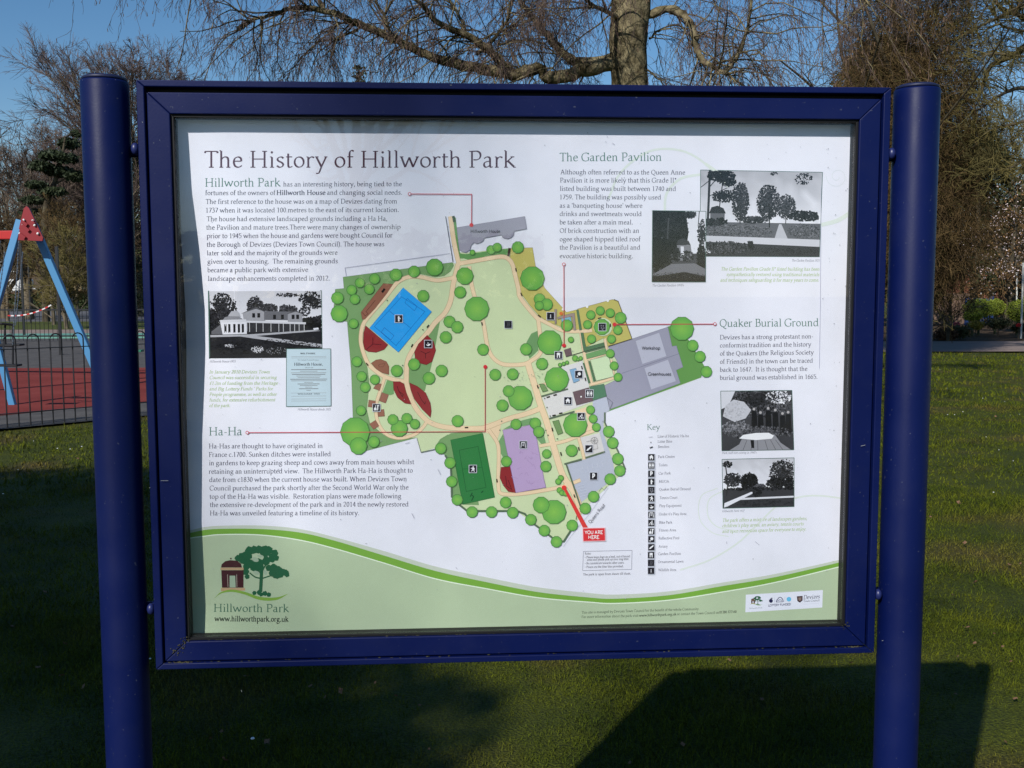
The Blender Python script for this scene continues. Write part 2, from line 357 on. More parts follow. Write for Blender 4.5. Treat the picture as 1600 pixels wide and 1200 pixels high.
ZC = 1.5; HW, HT, HB = 0.635, 1.9985, 1.0015
def mitre_frame(x, zt, zb, w, y0, y1, names, matl, gap=.0006, bev=.0015, wz=None):
    """four mitred members; outer half width x, top zt, bottom zb, member width w"""
    wz = wz or w
    O = [(-x, zt), (x, zt), (x, zb), (-x, zb)]; I = [(-x+w, zt-wz), (x-w, zt-wz), (x-w, zb+wz), (-x+w, zb+wz)]
    for k in range(4):
        a, b, c, d = O[k], O[(k+1) % 4], I[(k+1) % 4], I[k]
        if k in (0, 2):
            s = 1 if a[0] < b[0] else -1
            a, b, c, d = (a[0]+s*gap, a[1]), (b[0]-s*gap, b[1]), (c[0]-s*gap, c[1]), (d[0]+s*gap, d[1])
        V = [(p[0], y, p[1]) for y in (y0, y1) for p in (a, b, c, d)]
        mb = MB(); mb.add(V, [(0, 1, 2, 3), (7, 6, 5, 4), (0, 4, 5, 1), (1, 5, 6, 2), (2, 6, 7, 3), (3, 7, 4, 0)])
        mb.build(names[k % 2], matl, board, bevel=bev)
mitre_frame(.635, 1.9985, 1.0015, .0125, .000, .088, ('case_rail', 'case_stile'), M_blue, wz=.0105)
mitre_frame(.6195, 1.9795, 1.0145, .0365, .004, .020, ('door_rail', 'door_stile'), M_blue, wz=.0345)
mitre_frame(.5828, 1.9448, 1.0492, .0045, .009, .0345, ('gasket', 'gasket'), M_gasket, bev=.0005, wz=.0045)
MB().box(-.622, .622, .078, .086, 1.014, 1.986).build('back_panel', M_blue, board, bevel=.001)
MB().box(-.6225, -.5835, .0205, .076, 1.0125, 1.9875).box(.5835, .6225, .0205, .076, 1.0125, 1.9875).box(-.583, .583, .0205, .076, 1.9455, 1.9875).box(-.583, .583, .0205, .076, 1.0125, 1.0485).build('door_tray', M_gasket, board)
def glass_mat():
    m = bpy.data.materials.new('clear_glazing'); m.use_nodes = True; t = m.node_tree; t.nodes.clear()
    o = t.nodes.new('ShaderNodeOutputMaterial'); tr = t.nodes.new('ShaderNodeBsdfTransparent'); gl = t.nodes.new('ShaderNodeBsdfGlossy')
    gl.inputs['Roughness'].default_value = .015; lw = t.nodes.new('ShaderNodeLayerWeight'); lw.inputs[0].default_value = .5      # Schlick reflectance, the same from both faces
    pw = t.nodes.new('ShaderNodeMath'); pw.operation = 'POWER'; pw.inputs[1].default_value = 5; t.links.new(lw.outputs['Facing'], pw.inputs[0])
    fr = t.nodes.new('ShaderNodeMapRange'); fr.inputs[3].default_value = .036; fr.inputs[4].default_value = 1; t.links.new(pw.outputs[0], fr.inputs[0])
    tr.inputs[0].default_value = (.985, .99, .99, 1)
    mx = t.nodes.new('ShaderNodeMixShader'); t.links.new(fr.outputs[0], mx.inputs[0]); t.links.new(tr.outputs[0], mx.inputs[1]); t.links.new(gl.outputs[0], mx.inputs[2])
    # dust film
    df = t.nodes.new('ShaderNodeBsdfDiffuse'); df.inputs[0].default_value = (.5, .5, .46, 1)
    tc = t.nodes.new('ShaderNodeTexCoord'); n = t.nodes.new('ShaderNodeTexNoise'); n.inputs['Scale'].default_value = 9; n.inputs['Detail'].default_value = 9; n.inputs['Roughness'].default_value = .7
    t.links.new(tc.outputs['Object'], n.inputs['Vector'])
    r = t.nodes.new('ShaderNodeMapRange'); r.inputs[1].default_value = .45; r.inputs[2].default_value = .8; r.inputs[3].default_value = .002; r.inputs[4].default_value = .022
    t.links.new(n.outputs['Fac'], r.inputs[0]); m2 = t.nodes.new('ShaderNodeMixShader')
    t.links.new(r.outputs[0], m2.inputs[0]); t.links.new(mx.outputs[0], m2.inputs[1]); t.links.new(df.outputs[0], m2.inputs[2]); t.links.new(m2.outputs[0], o.inputs[0])
    return m
MB().box(-.5782, .5782, .0150, .0180, 1.0538, 1.9402).build('glazing', glass_mat(), board)
M_cap = mat('post_cap_plastic', (.010, .014, .05), .5, .4)
M_bolt = mat('blue_bolt', (.013, .02, .10), .4, .5)
for sx, px in ((-1, -.6916), (1, .6894)):
    p = MB(); p.lathe([(.0385, -.25), (.0385, 1.995), (.0375, 1.9985), (.0, 1.9988)], (px, .02, 0), 48).build('post', M_blue, board, smooth=False)
    o = board.children[-1] if False else [c for c in COL.objects if c.name.startswith('post')][-1]
    for pl in o.data.polygons: pl.use_smooth = len(pl.vertices) == 4 and abs(pl.normal.z) < .5
    MB().lathe([(.0, .0), (.036, .0), (.036, .004), (.030, .007), (.0, .009)], (px, .02, 1.9995), 32).build('post_cap', M_cap, board, smooth=True)
    for z in (1.886, 1.105):
        xa, xb = sorted((px-sx*.034, sx*.634))
        MB().tube([(xa, .028, z), (xb, .028, z)], .0095, 14).build('bracket', M_blue, board, smooth=True)
        MB().ball((sx*.642, .008, z+.002), (.0068, .008, .010), 12, 8).build('bracket_bolt', M_bolt, board, smooth=True)
# chips, scratches and lichen dirt lodged in the joints
M_dirt = mat('lichen_dirt', (.09, .085, .05), .95, .05, noise=(.03, .03, .02), scale=60)
dm = MB()
for i in range(150):
    if random.random() < .75:
        x = random.uniform(-.60, .62) if random.random() < .5 else random.choice((-.60, -.59, .595, .60))+random.gauss(0, .012); z = 1.0128+random.uniform(-.0006, .0010); y = .001+random.random()*.003
    else:
        x = random.uniform(-.58, .58); z = 1.0498; y = .008
    r = random.uniform(.0005, .0014); dm.ball((x, y, z), (r*2.2, r, r*.55), 5, 3)
for cx, cz in ((-.5815, 1.051), (.5815, 1.051), (-.6, 1.031), (-.5915, 1.0405)):
    for i in range(14): r = random.uniform(.0006, .0017); dm.ball((cx+random.gauss(0, .004), .003, cz+random.gauss(0, .0035)), (r, r*.6, r), 5, 3)
tag(dm.build('joint_dirt', M_dirt, board), kind='stuff')
sm = MB()
for px_, py_, L, an in ((703, 133, 3, 0), (737, 176.5, 2.5, 0), (222, 190, 2, 1), (1345, 697, 7, -.25), (1437, 497, 3, 0), (1437, 405, 3, 0), (233, 762, 2, 0), (251, 751, 12, 0), (1378, 1001, 2, 0), (1388, 1147, 7, .2), (1440, 850, 6, -1), (1407, 989, 12, .05), (1394, 958, 2, 1), (377, 1078, 3, 1.4)):
    c = at(px_, py_, -.0195 if (px_ > 1385 or px_ < 230) and py_ > 300 or px_ > 1400 else -.0004); c2 = at(px_+L*math.cos(an), py_+L*math.sin(an), -.0199 if px_ > 1385 else -.0004)
    if px_ > 1385 or (px_ < 240 and py_ > 500 and px_ != 233): continue
    sm.bar(c, c2, .0004, .0005)
tag(sm.build('paint_chips', M_pad, board), kind='stuff')
# ------------------------------------------------------------------ the poster sheet
gx = np.linspace(-.5838, .5838, 90); gz = np.linspace(1.0482, 1.9458, 70)
GX, GZ = np.meshgrid(gx, gz, indexing='ij'); PV = np.stack([GX, PY+.00012+bulge(GX, GZ), GZ], -1).reshape(-1, 3)
ii = np.arange(90*70).reshape(90, 70); PF = np.stack([ii[:-1, :-1], ii[1:, :-1], ii[1:, 1:], ii[:-1, 1:]], -1).reshape(-1, 4)
WHITE = (216, 216, 231)
poster = MB().add(PV, PF, ink(WHITE)).build('poster', M_print, board, smooth=True)
GREEN_T = (72, 112, 100); DARK_T = (48, 48, 72); TITLE = (78, 52, 66); PALE_T = (152, 176, 112)
# sweeping green band along the foot
sw = Print(2)
bx = [280, 300, 320, 345, 405, 465, 520, 600, 680, 760, 840, 920, 962, 1045, 1127, 1210, 1317, 1330]
bt = [837, 832, 828, 826.3, 826.5, 831.5, 844, 868, 892, 909.5, 925, 933.5, 935.5, 930, 916, 902, 877.5, 874]
bb = [844, 839.5, 837, 834.5, 835, 842.5, 855.5, 879, 903.5, 919, 933, 940, 942, 937, 924.5, 909.5, 883.5, 880]
up_ = [833, 828, 823.5, 821.5, 821, 826, 838.5, 861, 885, 902, 917.5, 926.5, 929, 924, 910.5, 897, 873.5, 870]
XX = np.linspace(280, 1330, 160)
def cr(y): return np.interp(XX, *[v for v in (catmull(np.stack([bx, y], 1), 8)[:, 0], catmull(np.stack([bx, y], 1), 8)[:, 1])])
T0, T1, T2 = cr(up_), cr(bt), cr(bb)
def strip(ya, yb, c):
    m = len(XX); sw.put(np.vstack([np.stack([XX, ya], 1), np.stack([XX, yb], 1)]), [(i, i+1, m+i+1, m+i) for i in range(m-1)], ink(c))
rows = np.linspace(0, 1, 16)
for ra, rb in zip(rows[:-1], rows[1:]):
    sw.k = 2; strip(T2*(1-ra)+1002*ra, T2*(1-rb)+1002*rb, (166, 182, 152))
sw.k = 3; strip(T0, T1, (184, 192, 178)); sw.k = 3; strip(T1, T2, (112, 158, 62)); sw.k = 4; strip(T2, T2+1.6, (214, 226, 205))
# pale swirls
sw.k = 5
for P, w in ((q(14, (330, 330), (400, 180), (560, 60), (740, 55), (880, 130), (960, 230)), 2.2), (q(14, (650, 420), (660, 300), (740, 215), (860, 190)), 2.5),
             ([(1283, 352), (1310, 345), (1336, 328)], 3), ([(1283, 350), (1310, 342), (1336, 325)], 2), (q(15, (290, 1110), (500, 1040), (700, 920), (850, 780), (1000, 640), (1150, 585), (1300, 575), (1500, 600)), 1.6),
             (q(15, (600, 540), (500, 600), (490, 720), (560, 800), (700, 830)), 1), (q(15, (560, 520), (440, 580), (430, 740), (520, 840), (640, 870)), .8)):
    sw.line(P, w*1.6, (205, 212, 206), smooth=True)
a = np.linspace(0, 9.5, 30); sw.line(np.stack([1308+(3+a*1.5)*np.cos(a), 276+(3+a*1.5)*np.sin(a)], 1), .8, (203, 208, 212), smooth=True)
sw.line(q(14, (880, 130), (960, 190), (1010, 260)), 5, (206, 213, 205), smooth=True)
sw.build('green_band', M_print, poster)
# ------------------------------------------------------------------ park map
mp = Print(8)
LAWN = (194, 206, 165); DG = (116, 152, 100); SAND = (224, 198, 164); SANDL = (176, 150, 118); RED = (136, 42, 46); OLIVE = (186, 176, 100); BRN = (140, 92, 74)
GREY = (150, 149, 167); LGREY = (176, 180, 196); HEDGE = (84, 104, 82)
outline = [(536, 433), (707, 410), (712, 412), (717, 394), (727, 395), (792, 388), (832, 387), (837, 417), (851, 450), (865, 470), (879, 481), (885, 488), (900.6, 484), (957.5, 468), (965.6, 471), (987.5, 529.6), (1043.6, 511), (1048.5, 508.5), (1076, 531), (1100, 572), (1095.6, 590), (1061, 603), (944.5, 644), (947, 663), (966, 708), (977, 735), (948, 762), (924, 784), (910, 802), (892, 830), (880, 847), (870, 844), (860, 838), (836, 820), (808, 799), (730, 798), (718, 788), (706, 776), (704, 736), (696, 712), (680, 700), (657.5, 707), (652, 684), (570, 705), (556, 699), (552, 652), (549, 580), (542.5, 502.5), (522, 500), (524, 452), (537.5, 450.6)]
mp.poly(outline, LAWN)
mp.poly([(536, 433), (707, 410), (709, 415), (704, 424), (694, 431), (680, 433), (657, 428), (640, 429), (622, 436), (600, 462), (570, 500), (562, 522), (565, 545), (574, 575), (577, 600), (573, 640), (578, 662), (600, 680), (620, 686), (650, 684), (570, 705), (556, 700), (551.5, 652), (549, 580), (542.5, 502.5), (520, 500), (524, 452), (537.5, 450.6)], DG, line=(96, 120, 90), lw=.5)
mp.poly([(717, 396), (728, 397), (795, 388), (792, 399), (770, 403), (735, 407), (722, 403)], (98, 146, 86))
mp.poly([(706.5, 338), (712, 340), (718.5, 394), (724, 404), (717, 404)], (98, 146, 86))
mp.poly([(798, 388), (832, 387), (837, 417), (851, 450), (879, 481), (885, 488), (901, 484), (908, 515), (885, 514), (857, 503), (842, 493), (828, 477), (812, 455), (805, 425), (803, 412), (797, 403)], OLIVE, line=(130, 120, 70), lw=.5)
mp.poly([(902, 483), (957, 468), (966, 471), (988, 530), (948, 541), (943, 528), (916, 542), (908, 515)], OLIVE, line=(120, 112, 66), lw=.6)
mp.poly(q(3, (1500, 340), (1450, 600), (1390, 900), (1310, 1210), (1110, 1200), (1110, 930), (1180, 850), (1200, 600), (1360, 480)), DG)
mp.poly(q(4, (1290, 450), (1200, 490), (1140, 600), (1140, 700), (1180, 805), (1290, 700)), (108, 146, 98))
mp.poly(q(6, (840, 110), (915, 125), (925, 285), (880, 300), (780, 270)), (112, 156, 100))
mp.poly(q(6, (1600, 790), (1500, 850), (1440, 940), (1560, 1050), (1640, 900)), DG)
mp.poly([(755, 674), (705, 677), (690, 686), (681, 698), (696, 712), (704, 724), (706, 776), (716, 788), (748, 789), (735, 700)], DG, line=(96, 120, 90), lw=.4)
mp.poly([(786, 671), (796, 665), (815, 657), (830, 653), (841, 656), (849, 676), (853, 692), (846, 694), (834, 680), (827, 664)], (112, 152, 104))
mp.poly([(786, 678), (779, 690), (780, 704), (790, 722), (796, 720)], (112, 152, 104))
mp.poly(q(5, (1120, 375), (1160, 360), (1330, 500), (1480, 750), (1450, 860), (1240, 935), (530, 1197), (560, 1165), (1220, 915), (1160, 640)), (98, 146, 78))
mp.poly(q(5, (555, 565), (785, 490), (1130, 375), (1170, 560), (1212, 555), (1275, 760), (1210, 790), (1250, 915), (570, 1167), (515, 940), (640, 880), (640, 700)), GREY, line=(110, 110, 125), lw=.5)
for P in (((820, 510), (1045, 430), (1115, 655), (885, 730)), ((905, 770), (1130, 690), (1205, 895), (970, 975))): mp.poly(q(5, *P), (180, 180, 196), keep=True)
mp.k += 1
mp.line(q(5, (690, 820), (1235, 632)), .6, (110, 110, 128))
mp.poly([(926, 625), (947.7, 620), (954, 640), (945, 646), (943, 662), (944, 680), (951, 700), (958, 722), (961, 745), (945, 759), (925, 772), (908, 785), (905, 782), (886, 726), (914, 717), (944, 706), (937, 676), (926, 662)], LGREY)
mp.poly(mixm(q(8, (240, 190), (590, 75), (600, 0), (890, 0), (890, 40), (960, 240), (340, 470))), (208, 205, 204))
mp.poly(q(5, (110, 760), (310, 700), (372, 935), (150, 1010)), (208, 206, 206))
mp.poly(q(5, (0, 1030), (220, 975), (240, 1120), (0, 1230)), (208, 205, 204))
mp.poly(q(8, (765, 745), (1035, 680), (1105, 930), (845, 1010)), (206, 202, 202))
mp.poly(q(8, (700, 370), (860, 320), (905, 420), (955, 670), (830, 720), (880, 500), (840, 410), (700, 400)), SAND)
mp.poly([(757, 663), (784, 655), (781, 675), (776, 690), (767, 678), (757, 676)], SAND)
def path(P, w): mp.line(P, w+1.1, SANDL, smooth=True, keep=True); mp.k += 1; paths.append((P, w))
paths = []
PT = [([(704, 338), (708, 370), (714, 400), (718, 414)], 6.5),
      ([(716, 412), (742.5, 407.5), (767.5, 403), (785, 401), (795, 405), (801, 414), (805, 430), (810, 451), (812.5, 464), (827.5, 484), (841, 499)], 6),
      ([(841, 499), (843, 516), (845, 535), (844, 552), (831, 563), (818, 569), (792.5, 570), (779, 566), (767.5, 555), (761, 537.5), (755, 504), (745, 475), (737, 445), (733, 416)], 5.5),
      ([(838, 496), (857.5, 506), (880, 516.4), (909, 517.5), (925, 516)], 5),
      ([(716, 412), (711, 432), (708, 445), (704, 470), (695, 489), (680, 504), (669, 519), (648, 543), (637, 564), (635, 590), (636, 602), (644, 627), (657, 647), (674, 661), (700, 668), (742, 669.5), (762, 667), (792.5, 655), (824, 646), (845, 638)], 7),
      ([(825, 568), (829, 582), (836, 604), (844, 631), (855, 662), (867.5, 706), (880, 744), (896, 768), (909, 801)], 9),
      ([(712, 433), (699, 436), (681, 438), (656, 432.5), (637.5, 433), (622.5, 440), (612.5, 451), (602.5, 464), (585, 484), (569, 504), (564, 522.5), (565, 541), (574, 566), (587.5, 580), (602.5, 589), (620, 594), (634, 596)], 5.5),
      ([(601, 590), (593, 614), (588, 632), (588, 650), (594, 667), (606, 680), (625, 684.5), (647.5, 679), (661, 667.5), (668, 657)], 4.5),
      ([(764, 672), (777, 692), (779.5, 712), (778.5, 744), (779, 760), (783, 771), (810, 772), (845, 767), (880, 760), (907, 750)], 5),
      ([(843, 697), (880, 690), (905, 681), (928, 673)], 4.5), ([(904, 684), (909, 701), (913, 718)], 4), ([(834, 605), (862, 597)], 3),
      ([(908, 519), (914, 556), (924, 601)], 5), ([(914, 562), (930, 558), (948, 552)], 3.5), ([(923, 601), (945, 595), (964, 589)], 3.5), ([(945, 529), (948, 546)], 3.5), ([(955, 562), (960, 592)], 3)]
for P, w in PT: mp.line(P, w+1.1, SANDL, smooth=True, keep=True)
mp.k += 1
for P, w in PT: mp.line(P, w, SAND, smooth=True, keep=True)
mp.k += 1
# playground shapes
mp.poly([(599, 443), (614, 444), (604, 459), (586, 482), (570, 499), (566, 499), (564, 488)], BRN, line=(96, 56, 48), lw=.5)
mp.line(q(3, (530, 225), (565, 270), (600, 240), (575, 215), (690, 75)), .8, (86, 44, 40)); mp.poly(q(1, (765, 1085), (800, 1040), (820, 1060), (785, 1105)), (30, 22, 24))
mp.poly(q(3, (640, 860), (700, 820), (760, 810), (830, 840), (862, 900), (860, 1003), (780, 980), (700, 930)), BRN, line=(96, 56, 48), lw=.5)
mp.line(q(3, (730, 885), (760, 870), (815, 865), (790, 905), (740, 905), (730, 885)), .5, (96, 56, 48))
for P in (((710, 150), (770, 160), (745, 245), (668, 215)), ((775, 265), (858, 295), (820, 400), (740, 370)), ((610, 360), (695, 372), (690, 455), (600, 445)), ((720, 490), (798, 475), (808, 562), (728, 568)), ((617, 660), (695, 612), (738, 685), (670, 728))): mp.poly(q(6, *P), (146, 98, 82), line=(104, 66, 56), lw=.4, keep=True)
mp.k += 1
for zz, P in ((3, ((570, 390), (850, 630), (800, 690), (700, 725), (600, 715), (560, 690), (540, 600), (545, 480))), (3, ((1340, 510), (1420, 590), (1447, 700), (1400, 840), (1330, 880), (1250, 860), (1190, 800), (1180, 720), (1230, 620))), (6, ((915, 130), (1000, 130), (1050, 160), (1075, 260), (1140, 412), (1060, 400), (970, 330), (920, 230))), (6, ((1120, 145), (1220, 190), (1320, 270), (1380, 400), (1392, 500), (1380, 578), (1280, 480), (1180, 350), (1135, 230))), (9, ((515, 150), (585, 145), (628, 350), (570, 340), (530, 290), (505, 230)))):
    mp.poly(q(zz, *P), RED, line=(92, 26, 34), lw=.5)
mp.k += 1
for zz, P in ((3, ((660, 540), (660, 620), (580, 690))), (3, ((660, 620), (770, 630))), (3, ((1260, 710), (1320, 740), (1320, 800))), (3, ((1320, 740), (1380, 715))), (6, ((965, 190), (985, 250), (1030, 320), (1040, 290), (985, 250))), (6, ((1220, 260), (1270, 360), (1310, 410), (1320, 380))), (9, ((550, 220), (560, 300), (590, 320))), (9, ((570, 250), (600, 330)))): mp.line(q(zz, *P), .9, (70, 18, 30), keep=True)
mp.k += 1
mp.poly([(630, 449.5), (674.4, 487), (622.5, 550.3), (577.5, 512.5)], (36, 152, 228), line=(24, 116, 190), lw=.5)
for P in (((870, 210), (1140, 425)), ((1090, 50), (1215, 150), (1180, 205), (1062, 105), (1090, 50)), ((805, 415), (925, 515), (885, 570), (765, 470), (805, 415)), ((680, 400), (1020, 30), (1310, 215), (950, 640), (680, 400))): mp.line(q(3, *P), .7, (20, 100, 176), keep=True)
mp.k += 1
mp.poly([(704, 687.5), (754.4, 677), (773, 777), (723, 788)], (46, 116, 62), line=(34, 90, 50), lw=.5)
mp.line([(717.5, 703.5), (747, 697.5), (759.5, 761.5), (728.5, 768), (717.5, 703.5)], .7, (24, 78, 42)); mp.line([(722.5, 733), (753, 730)], .5, (24, 78, 42))
for P in (((285, 410), (300, 380), (290, 370)), ((275, 380), (290, 350)), ((360, 350), (375, 335))): mp.line(q(9, *P), 1.6, (22, 66, 40), keep=True)
mp.poly([(785.6, 672), (800, 669), (812, 668), (827.5, 664), (833, 671), (839, 687), (850, 749), (853, 761.5), (806, 770), (791, 700)], (176, 152, 190), line=(130, 104, 148), lw=.6)
rr = random.Random(3)
for i in range(16):
    x, y = rr.uniform(800, 838), rr.uniform(705, 755); mp.line([(x, y), (x+rr.uniform(-4, 6), y+rr.uniform(-5, 5)), (x+rr.uniform(0, 8), y+rr.uniform(-3, 5))], .4, (152, 126, 168), keep=True)
mp.k += 1
mp.line([(696, 712), (704, 724), (705.5, 750), (706, 776), (718, 789), (730, 798.5), (808, 798.5), (820, 803), (836, 820), (860, 838), (870, 846), (881, 846), (895, 824)], 3.2, HEDGE)
for P in (q(8, (230, 172), (600, 68)), q(8, (338, 482), (690, 382)), q(8, (548, 1112), (790, 1045)), q(8, (840, 1028), (1115, 942)), q(9, (1022, 122), (1140, 470)), q(9, (1022, 122), (1145, 92)), [(945, 645), (945, 660), (966, 706), (977, 733)]): mp.line(P, 2.6, (92, 106, 88), keep=True)
mp.k += 1
for P in (((385, 520), (470, 500), (530, 680), (460, 705)), ((200, 0), (270, 0), (322, 92), (250, 112))): mp.poly(q(8, *P), (112, 142, 92), line=(76, 96, 66), lw=.7, keep=True)
mp.k += 1
G2 = (82, 116, 84)
for P, c in ((((250, 213), (270, 209), (302, 402), (280, 407)), G2), (((290, 430), (318, 430), (345, 608), (320, 615)), G2), (((318, 575), (515, 523), (527, 572), (335, 622)), G2), (((340, 635), (530, 580), (540, 632), (350, 682)), (108, 152, 98)), (((385, 690), (560, 650), (610, 850), (440, 893)), (196, 214, 176)), (((310, 720), (325, 720), (386, 913), (366, 917)), G2), (((365, 705), (382, 702), (436, 893), (415, 900)), G2), (((372, 948), (515, 922), (542, 1040), (412, 1082)), (82, 122, 96)), (((215, 1000), (368, 957), (412, 1085), (250, 1128)), (104, 84, 90)), (((130, 595), (195, 575), (208, 645), (150, 662)), (104, 84, 88)), (((185, 785), (245, 770), (280, 890), (222, 914)), (126, 162, 194)), (((103, 283), (195, 275), (205, 330), (108, 330)), (122, 170, 190)), (((40, 205), (62, 205), (58, 345), (42, 345)), (150, 134, 128)), (((195, 245), (232, 240), (246, 405), (224, 405), (208, 275), (70, 300), (68, 280)), (150, 134, 128))):
    mp.poly(q(5, *P), c, line=(86, 90, 84), lw=.35, keep=True); 
mp.k += 1
mp.poly([(942+14.5*math.cos(a), 511+14*math.sin(a)) for a in np.linspace(0, 2*math.pi, 24)[:-1]], (198, 214, 178))
mp.line(q(5, (150, 662), (320, 612), (520, 560)), .9, (60, 60, 56)); mp.line(q(5, (560, 560), (785, 488), (652, 128), (612, 110)), 1.1, (84, 78, 60))
for x, y in ((353, 180), (552, 122), (122, 205)): mp.disc(*q(5, (x, y))[0], 2, (228, 228, 236), keep=True)
mp.k += 1
mp.disc(*q(5, (295, 1045))[0], 1.3, (235, 235, 235)); mp.disc(*q(5, (103, 245))[0], 2.8, (206, 110, 60))
# house outline, bounding lines
mp.poly(q(2, (270, 285), (1120, 145), (1145, 300), (985, 330), (980, 380), (950, 410), (910, 425), (870, 420), (840, 405), (830, 375), (610, 415), (605, 445), (570, 472), (520, 487), (485, 470), (450, 505), (435, 560), (385, 600), (330, 585), (300, 560)), (148, 146, 160), line=(118, 116, 130), lw=.5)
mp.line(q(2, (130, 145), (222, 715)), 1.1, (82, 88, 98)); mp.line(q(2, (225, 140), (240, 215)), 4, (60, 82, 62)); mp.line(q(2, (930, 540), (912, 640)), 3.6, (62, 40, 40))
mp.line([(541, 431), (539, 418.5), (703, 396)], .55, (128, 130, 152)); mp.line(q(6, (1260, 1015), (1450, 975)), 1.6, (110, 120, 110)); mp.line(q(6, (1210, 835), (1260, 1010)), .7, (110, 120, 110))
mp.line(q(9, (1000, 770), (1090, 650), (1200, 520), (1350, 310)), .4, (176, 178, 190)); mp.line(q(9, (1280, 340), (1300, 310), (1320, 330), (1340, 300)), .5, (110, 112, 120))
mp.line(q(5, (540, 1050), (600, 1100), (570, 1170), (545, 1050)), .5, (96, 96, 108)); mp.line(q(9, (1100, 560), (1105, 530)), .8, (60, 60, 56))
for k in range(5): mp.line(q(9, (1105+k*7, 300+k*20), (1165+k*7, 285+k*20)), .4, (206, 208, 218), keep=True)
for k in range(5): mp.line(q(9, (1150+k*38, 150-k*12), (1160+k*38, 195-k*12)), .4, (206, 208, 218), keep=True)
mp.k += 1; ca = np.linspace(0, 2*math.pi, 12)
mp.line(np.stack([928.8+5.4*np.cos(ca), 688.3+5.4*np.sin(ca)], 1), .4, (120, 116, 116)); mp.line(q(8, (855, 800), (930, 785), (1000, 830), (1015, 895), (950, 910)), .4, (130, 126, 126))
for k in range(4): mp.line([(928.8-5.4*math.cos(k*.785), 688.3-5.4*math.sin(k*.785)), (928.8+5.4*math.cos(k*.785), 688.3+5.4*math.sin(k*.785))], .35, (130, 126, 126), keep=True)
# benches
for zz, x, y, an in ((2, 1010, 812, 1.4), (2, 1077, 1118, 1.2), (4, 585, 368, 1.4), (4, 1303, 270, .7), (4, 1282, 1155, 1.3), (3, 1348, 397, -.9), (3, 1150, 640, -1.1), (3, 590, 873, .9), (5, 473, 290, -.2), (5, 577, 358, 1.4), (5, 303, 765, 1.3), (5, 337, 878, 1.3), (5, 45, 1028, -.3), (7, 390, 544, -.05), (7, 1465, 570, 1.3), (7, 1573, 875, 1.35), (8, 325, 180, -.25), (8, 420, 152, -.25), (8, 405, 435, -.2), (8, 498, 405, -.2), (8, 382, 630, 1.35), (8, 503, 972, 1.35), (8, 750, 900, 1.35), (9, 982, 45, 1.3), (9, 482, 255, 1.4), (9, 1088, 375, 1.2)):
    c = q(zz, (x, y))[0]; d = np.array([math.cos(an), math.sin(an)])*2.7; mp.line([c-d, c+d], 1.9, (46, 38, 32), keep=True)
mp.k += 1
for zz, x, y in ((7, 830, 465), (7, 808, 577), (7, 1382, 580), (7, 1410, 640), (8, 275, 200), (8, 308, 325), (8, 352, 445), (8, 452, 760), (3, 840, 75), (3, 1285, 440), (3, 1033, 888)): mp.disc(*q(zz, (x, y))[0], 1.1, (96, 110, 92), keep=True, n=8)
mp.k += 1
TREES = {1: [(395, 1065, 62), (498, 975, 60), (615, 1055, 62), (682, 925, 65), (948, 875, 75), (1175, 835, 72), (1432, 780, 105), (218, 1165, 75), (435, 1180, 62), (1290, 1140, 72)],
 2: [(465, 595, 32), (697, 563, 55), (775, 532, 55), (1033, 532, 73), (1215, 920, 148), (370, 890, 105), (312, 1093, 72)],
 3: [(240, 240, 103), (418, 365, 60), (460, 840, 62), (520, 1025, 62), (960, 955, 72), (1175, 875, 72), (1362, 1048, 75), (685, 1065, 60)],
 4: [(520, 180, 150), (178, 340, 72), (275, 408, 73), (132, 535, 73), (598, 690, 70), (80, 955, 73), (750, 1003, 70), (968, 997, 70), (1430, 600, 150), (1135, 685, 72), (1335, 868, 72), (1305, 60, 70), (1395, 125, 72), (1300, 140, 55), (1520, 1060, 148)],
 5: [(388, 258, 42), (479, 218, 41), (575, 240, 42), (675, 287, 54), (648, 405, 42), (587, 490, 40), (395, 490, 41), (357, 352, 41), (495, 375, 75), (158, 360, 55), (197, 497, 27), (237, 675, 27), (290, 675, 18), (265, 687, 13), (92, 739, 17), (127, 728, 17), (160, 716, 16), (575, 630, 40), (612, 748, 40), (650, 857, 40), (1265, 390, 112), (1368, 553, 53), (1438, 660, 53), (1500, 805, 53)],
 6: [(565, 200, 62), (512, 492, 60), (438, 760, 180), (480, 935, 105), (672, 882, 70), (990, 715, 102), (910, 605, 65), (1085, 590, 65), (1185, 660, 60), (1510, 965, 70)],
 7: [(1065, 175, 150), (918, 88, 70), (840, 268, 72), (280, 463, 72), (1010, 503, 66), (1250, 490, 68), (1295, 598, 68), (68, 805, 68), (185, 985, 68), (890, 968, 65), (1393, 873, 55), (1383, 1030, 67)],
 8: [(700, 570, 163), (912, 358, 58), (948, 482, 58), (993, 600, 57), (1165, 660, 77), (1220, 818, 77), (1292, 1040, 77), (650, 925, 80)],
 9: [(928, 500, 93), (828, 445, 63), (128, 262, 42), (172, 405, 42), (288, 500, 43), (440, 500, 43), (550, 425, 43), (605, 505, 43), (747, 560, 43), (852, 645, 43), (947, 733, 43), (1070, 605, 43), (1172, 472, 43), (1237, 380, 43), (1367, 243, 43), (1442, 178, 42), (981, 235, 22), (961, 262, 22), (972, 330, 22), (990, 350, 20), (1018, 355, 20)]}
TK = mp.k+1
for zz, L in TREES.items():
    for x, y, r in L:
        c = q(zz, (x, y))[0]; R_ = r/Z[zz][2]
        mp.k = TK; TK += .3
        mp.disc(c[0], c[1], R_+.5, (74, 116, 62), n=20, wob=.025, keep=True)
        mp.disc(c[0], c[1], R_-.35, (96, 160, 76), (128, 180, 80), n=20, wob=.025, keep=True)
LT = mp.k+1
mp.build('park_map', M_print, poster)
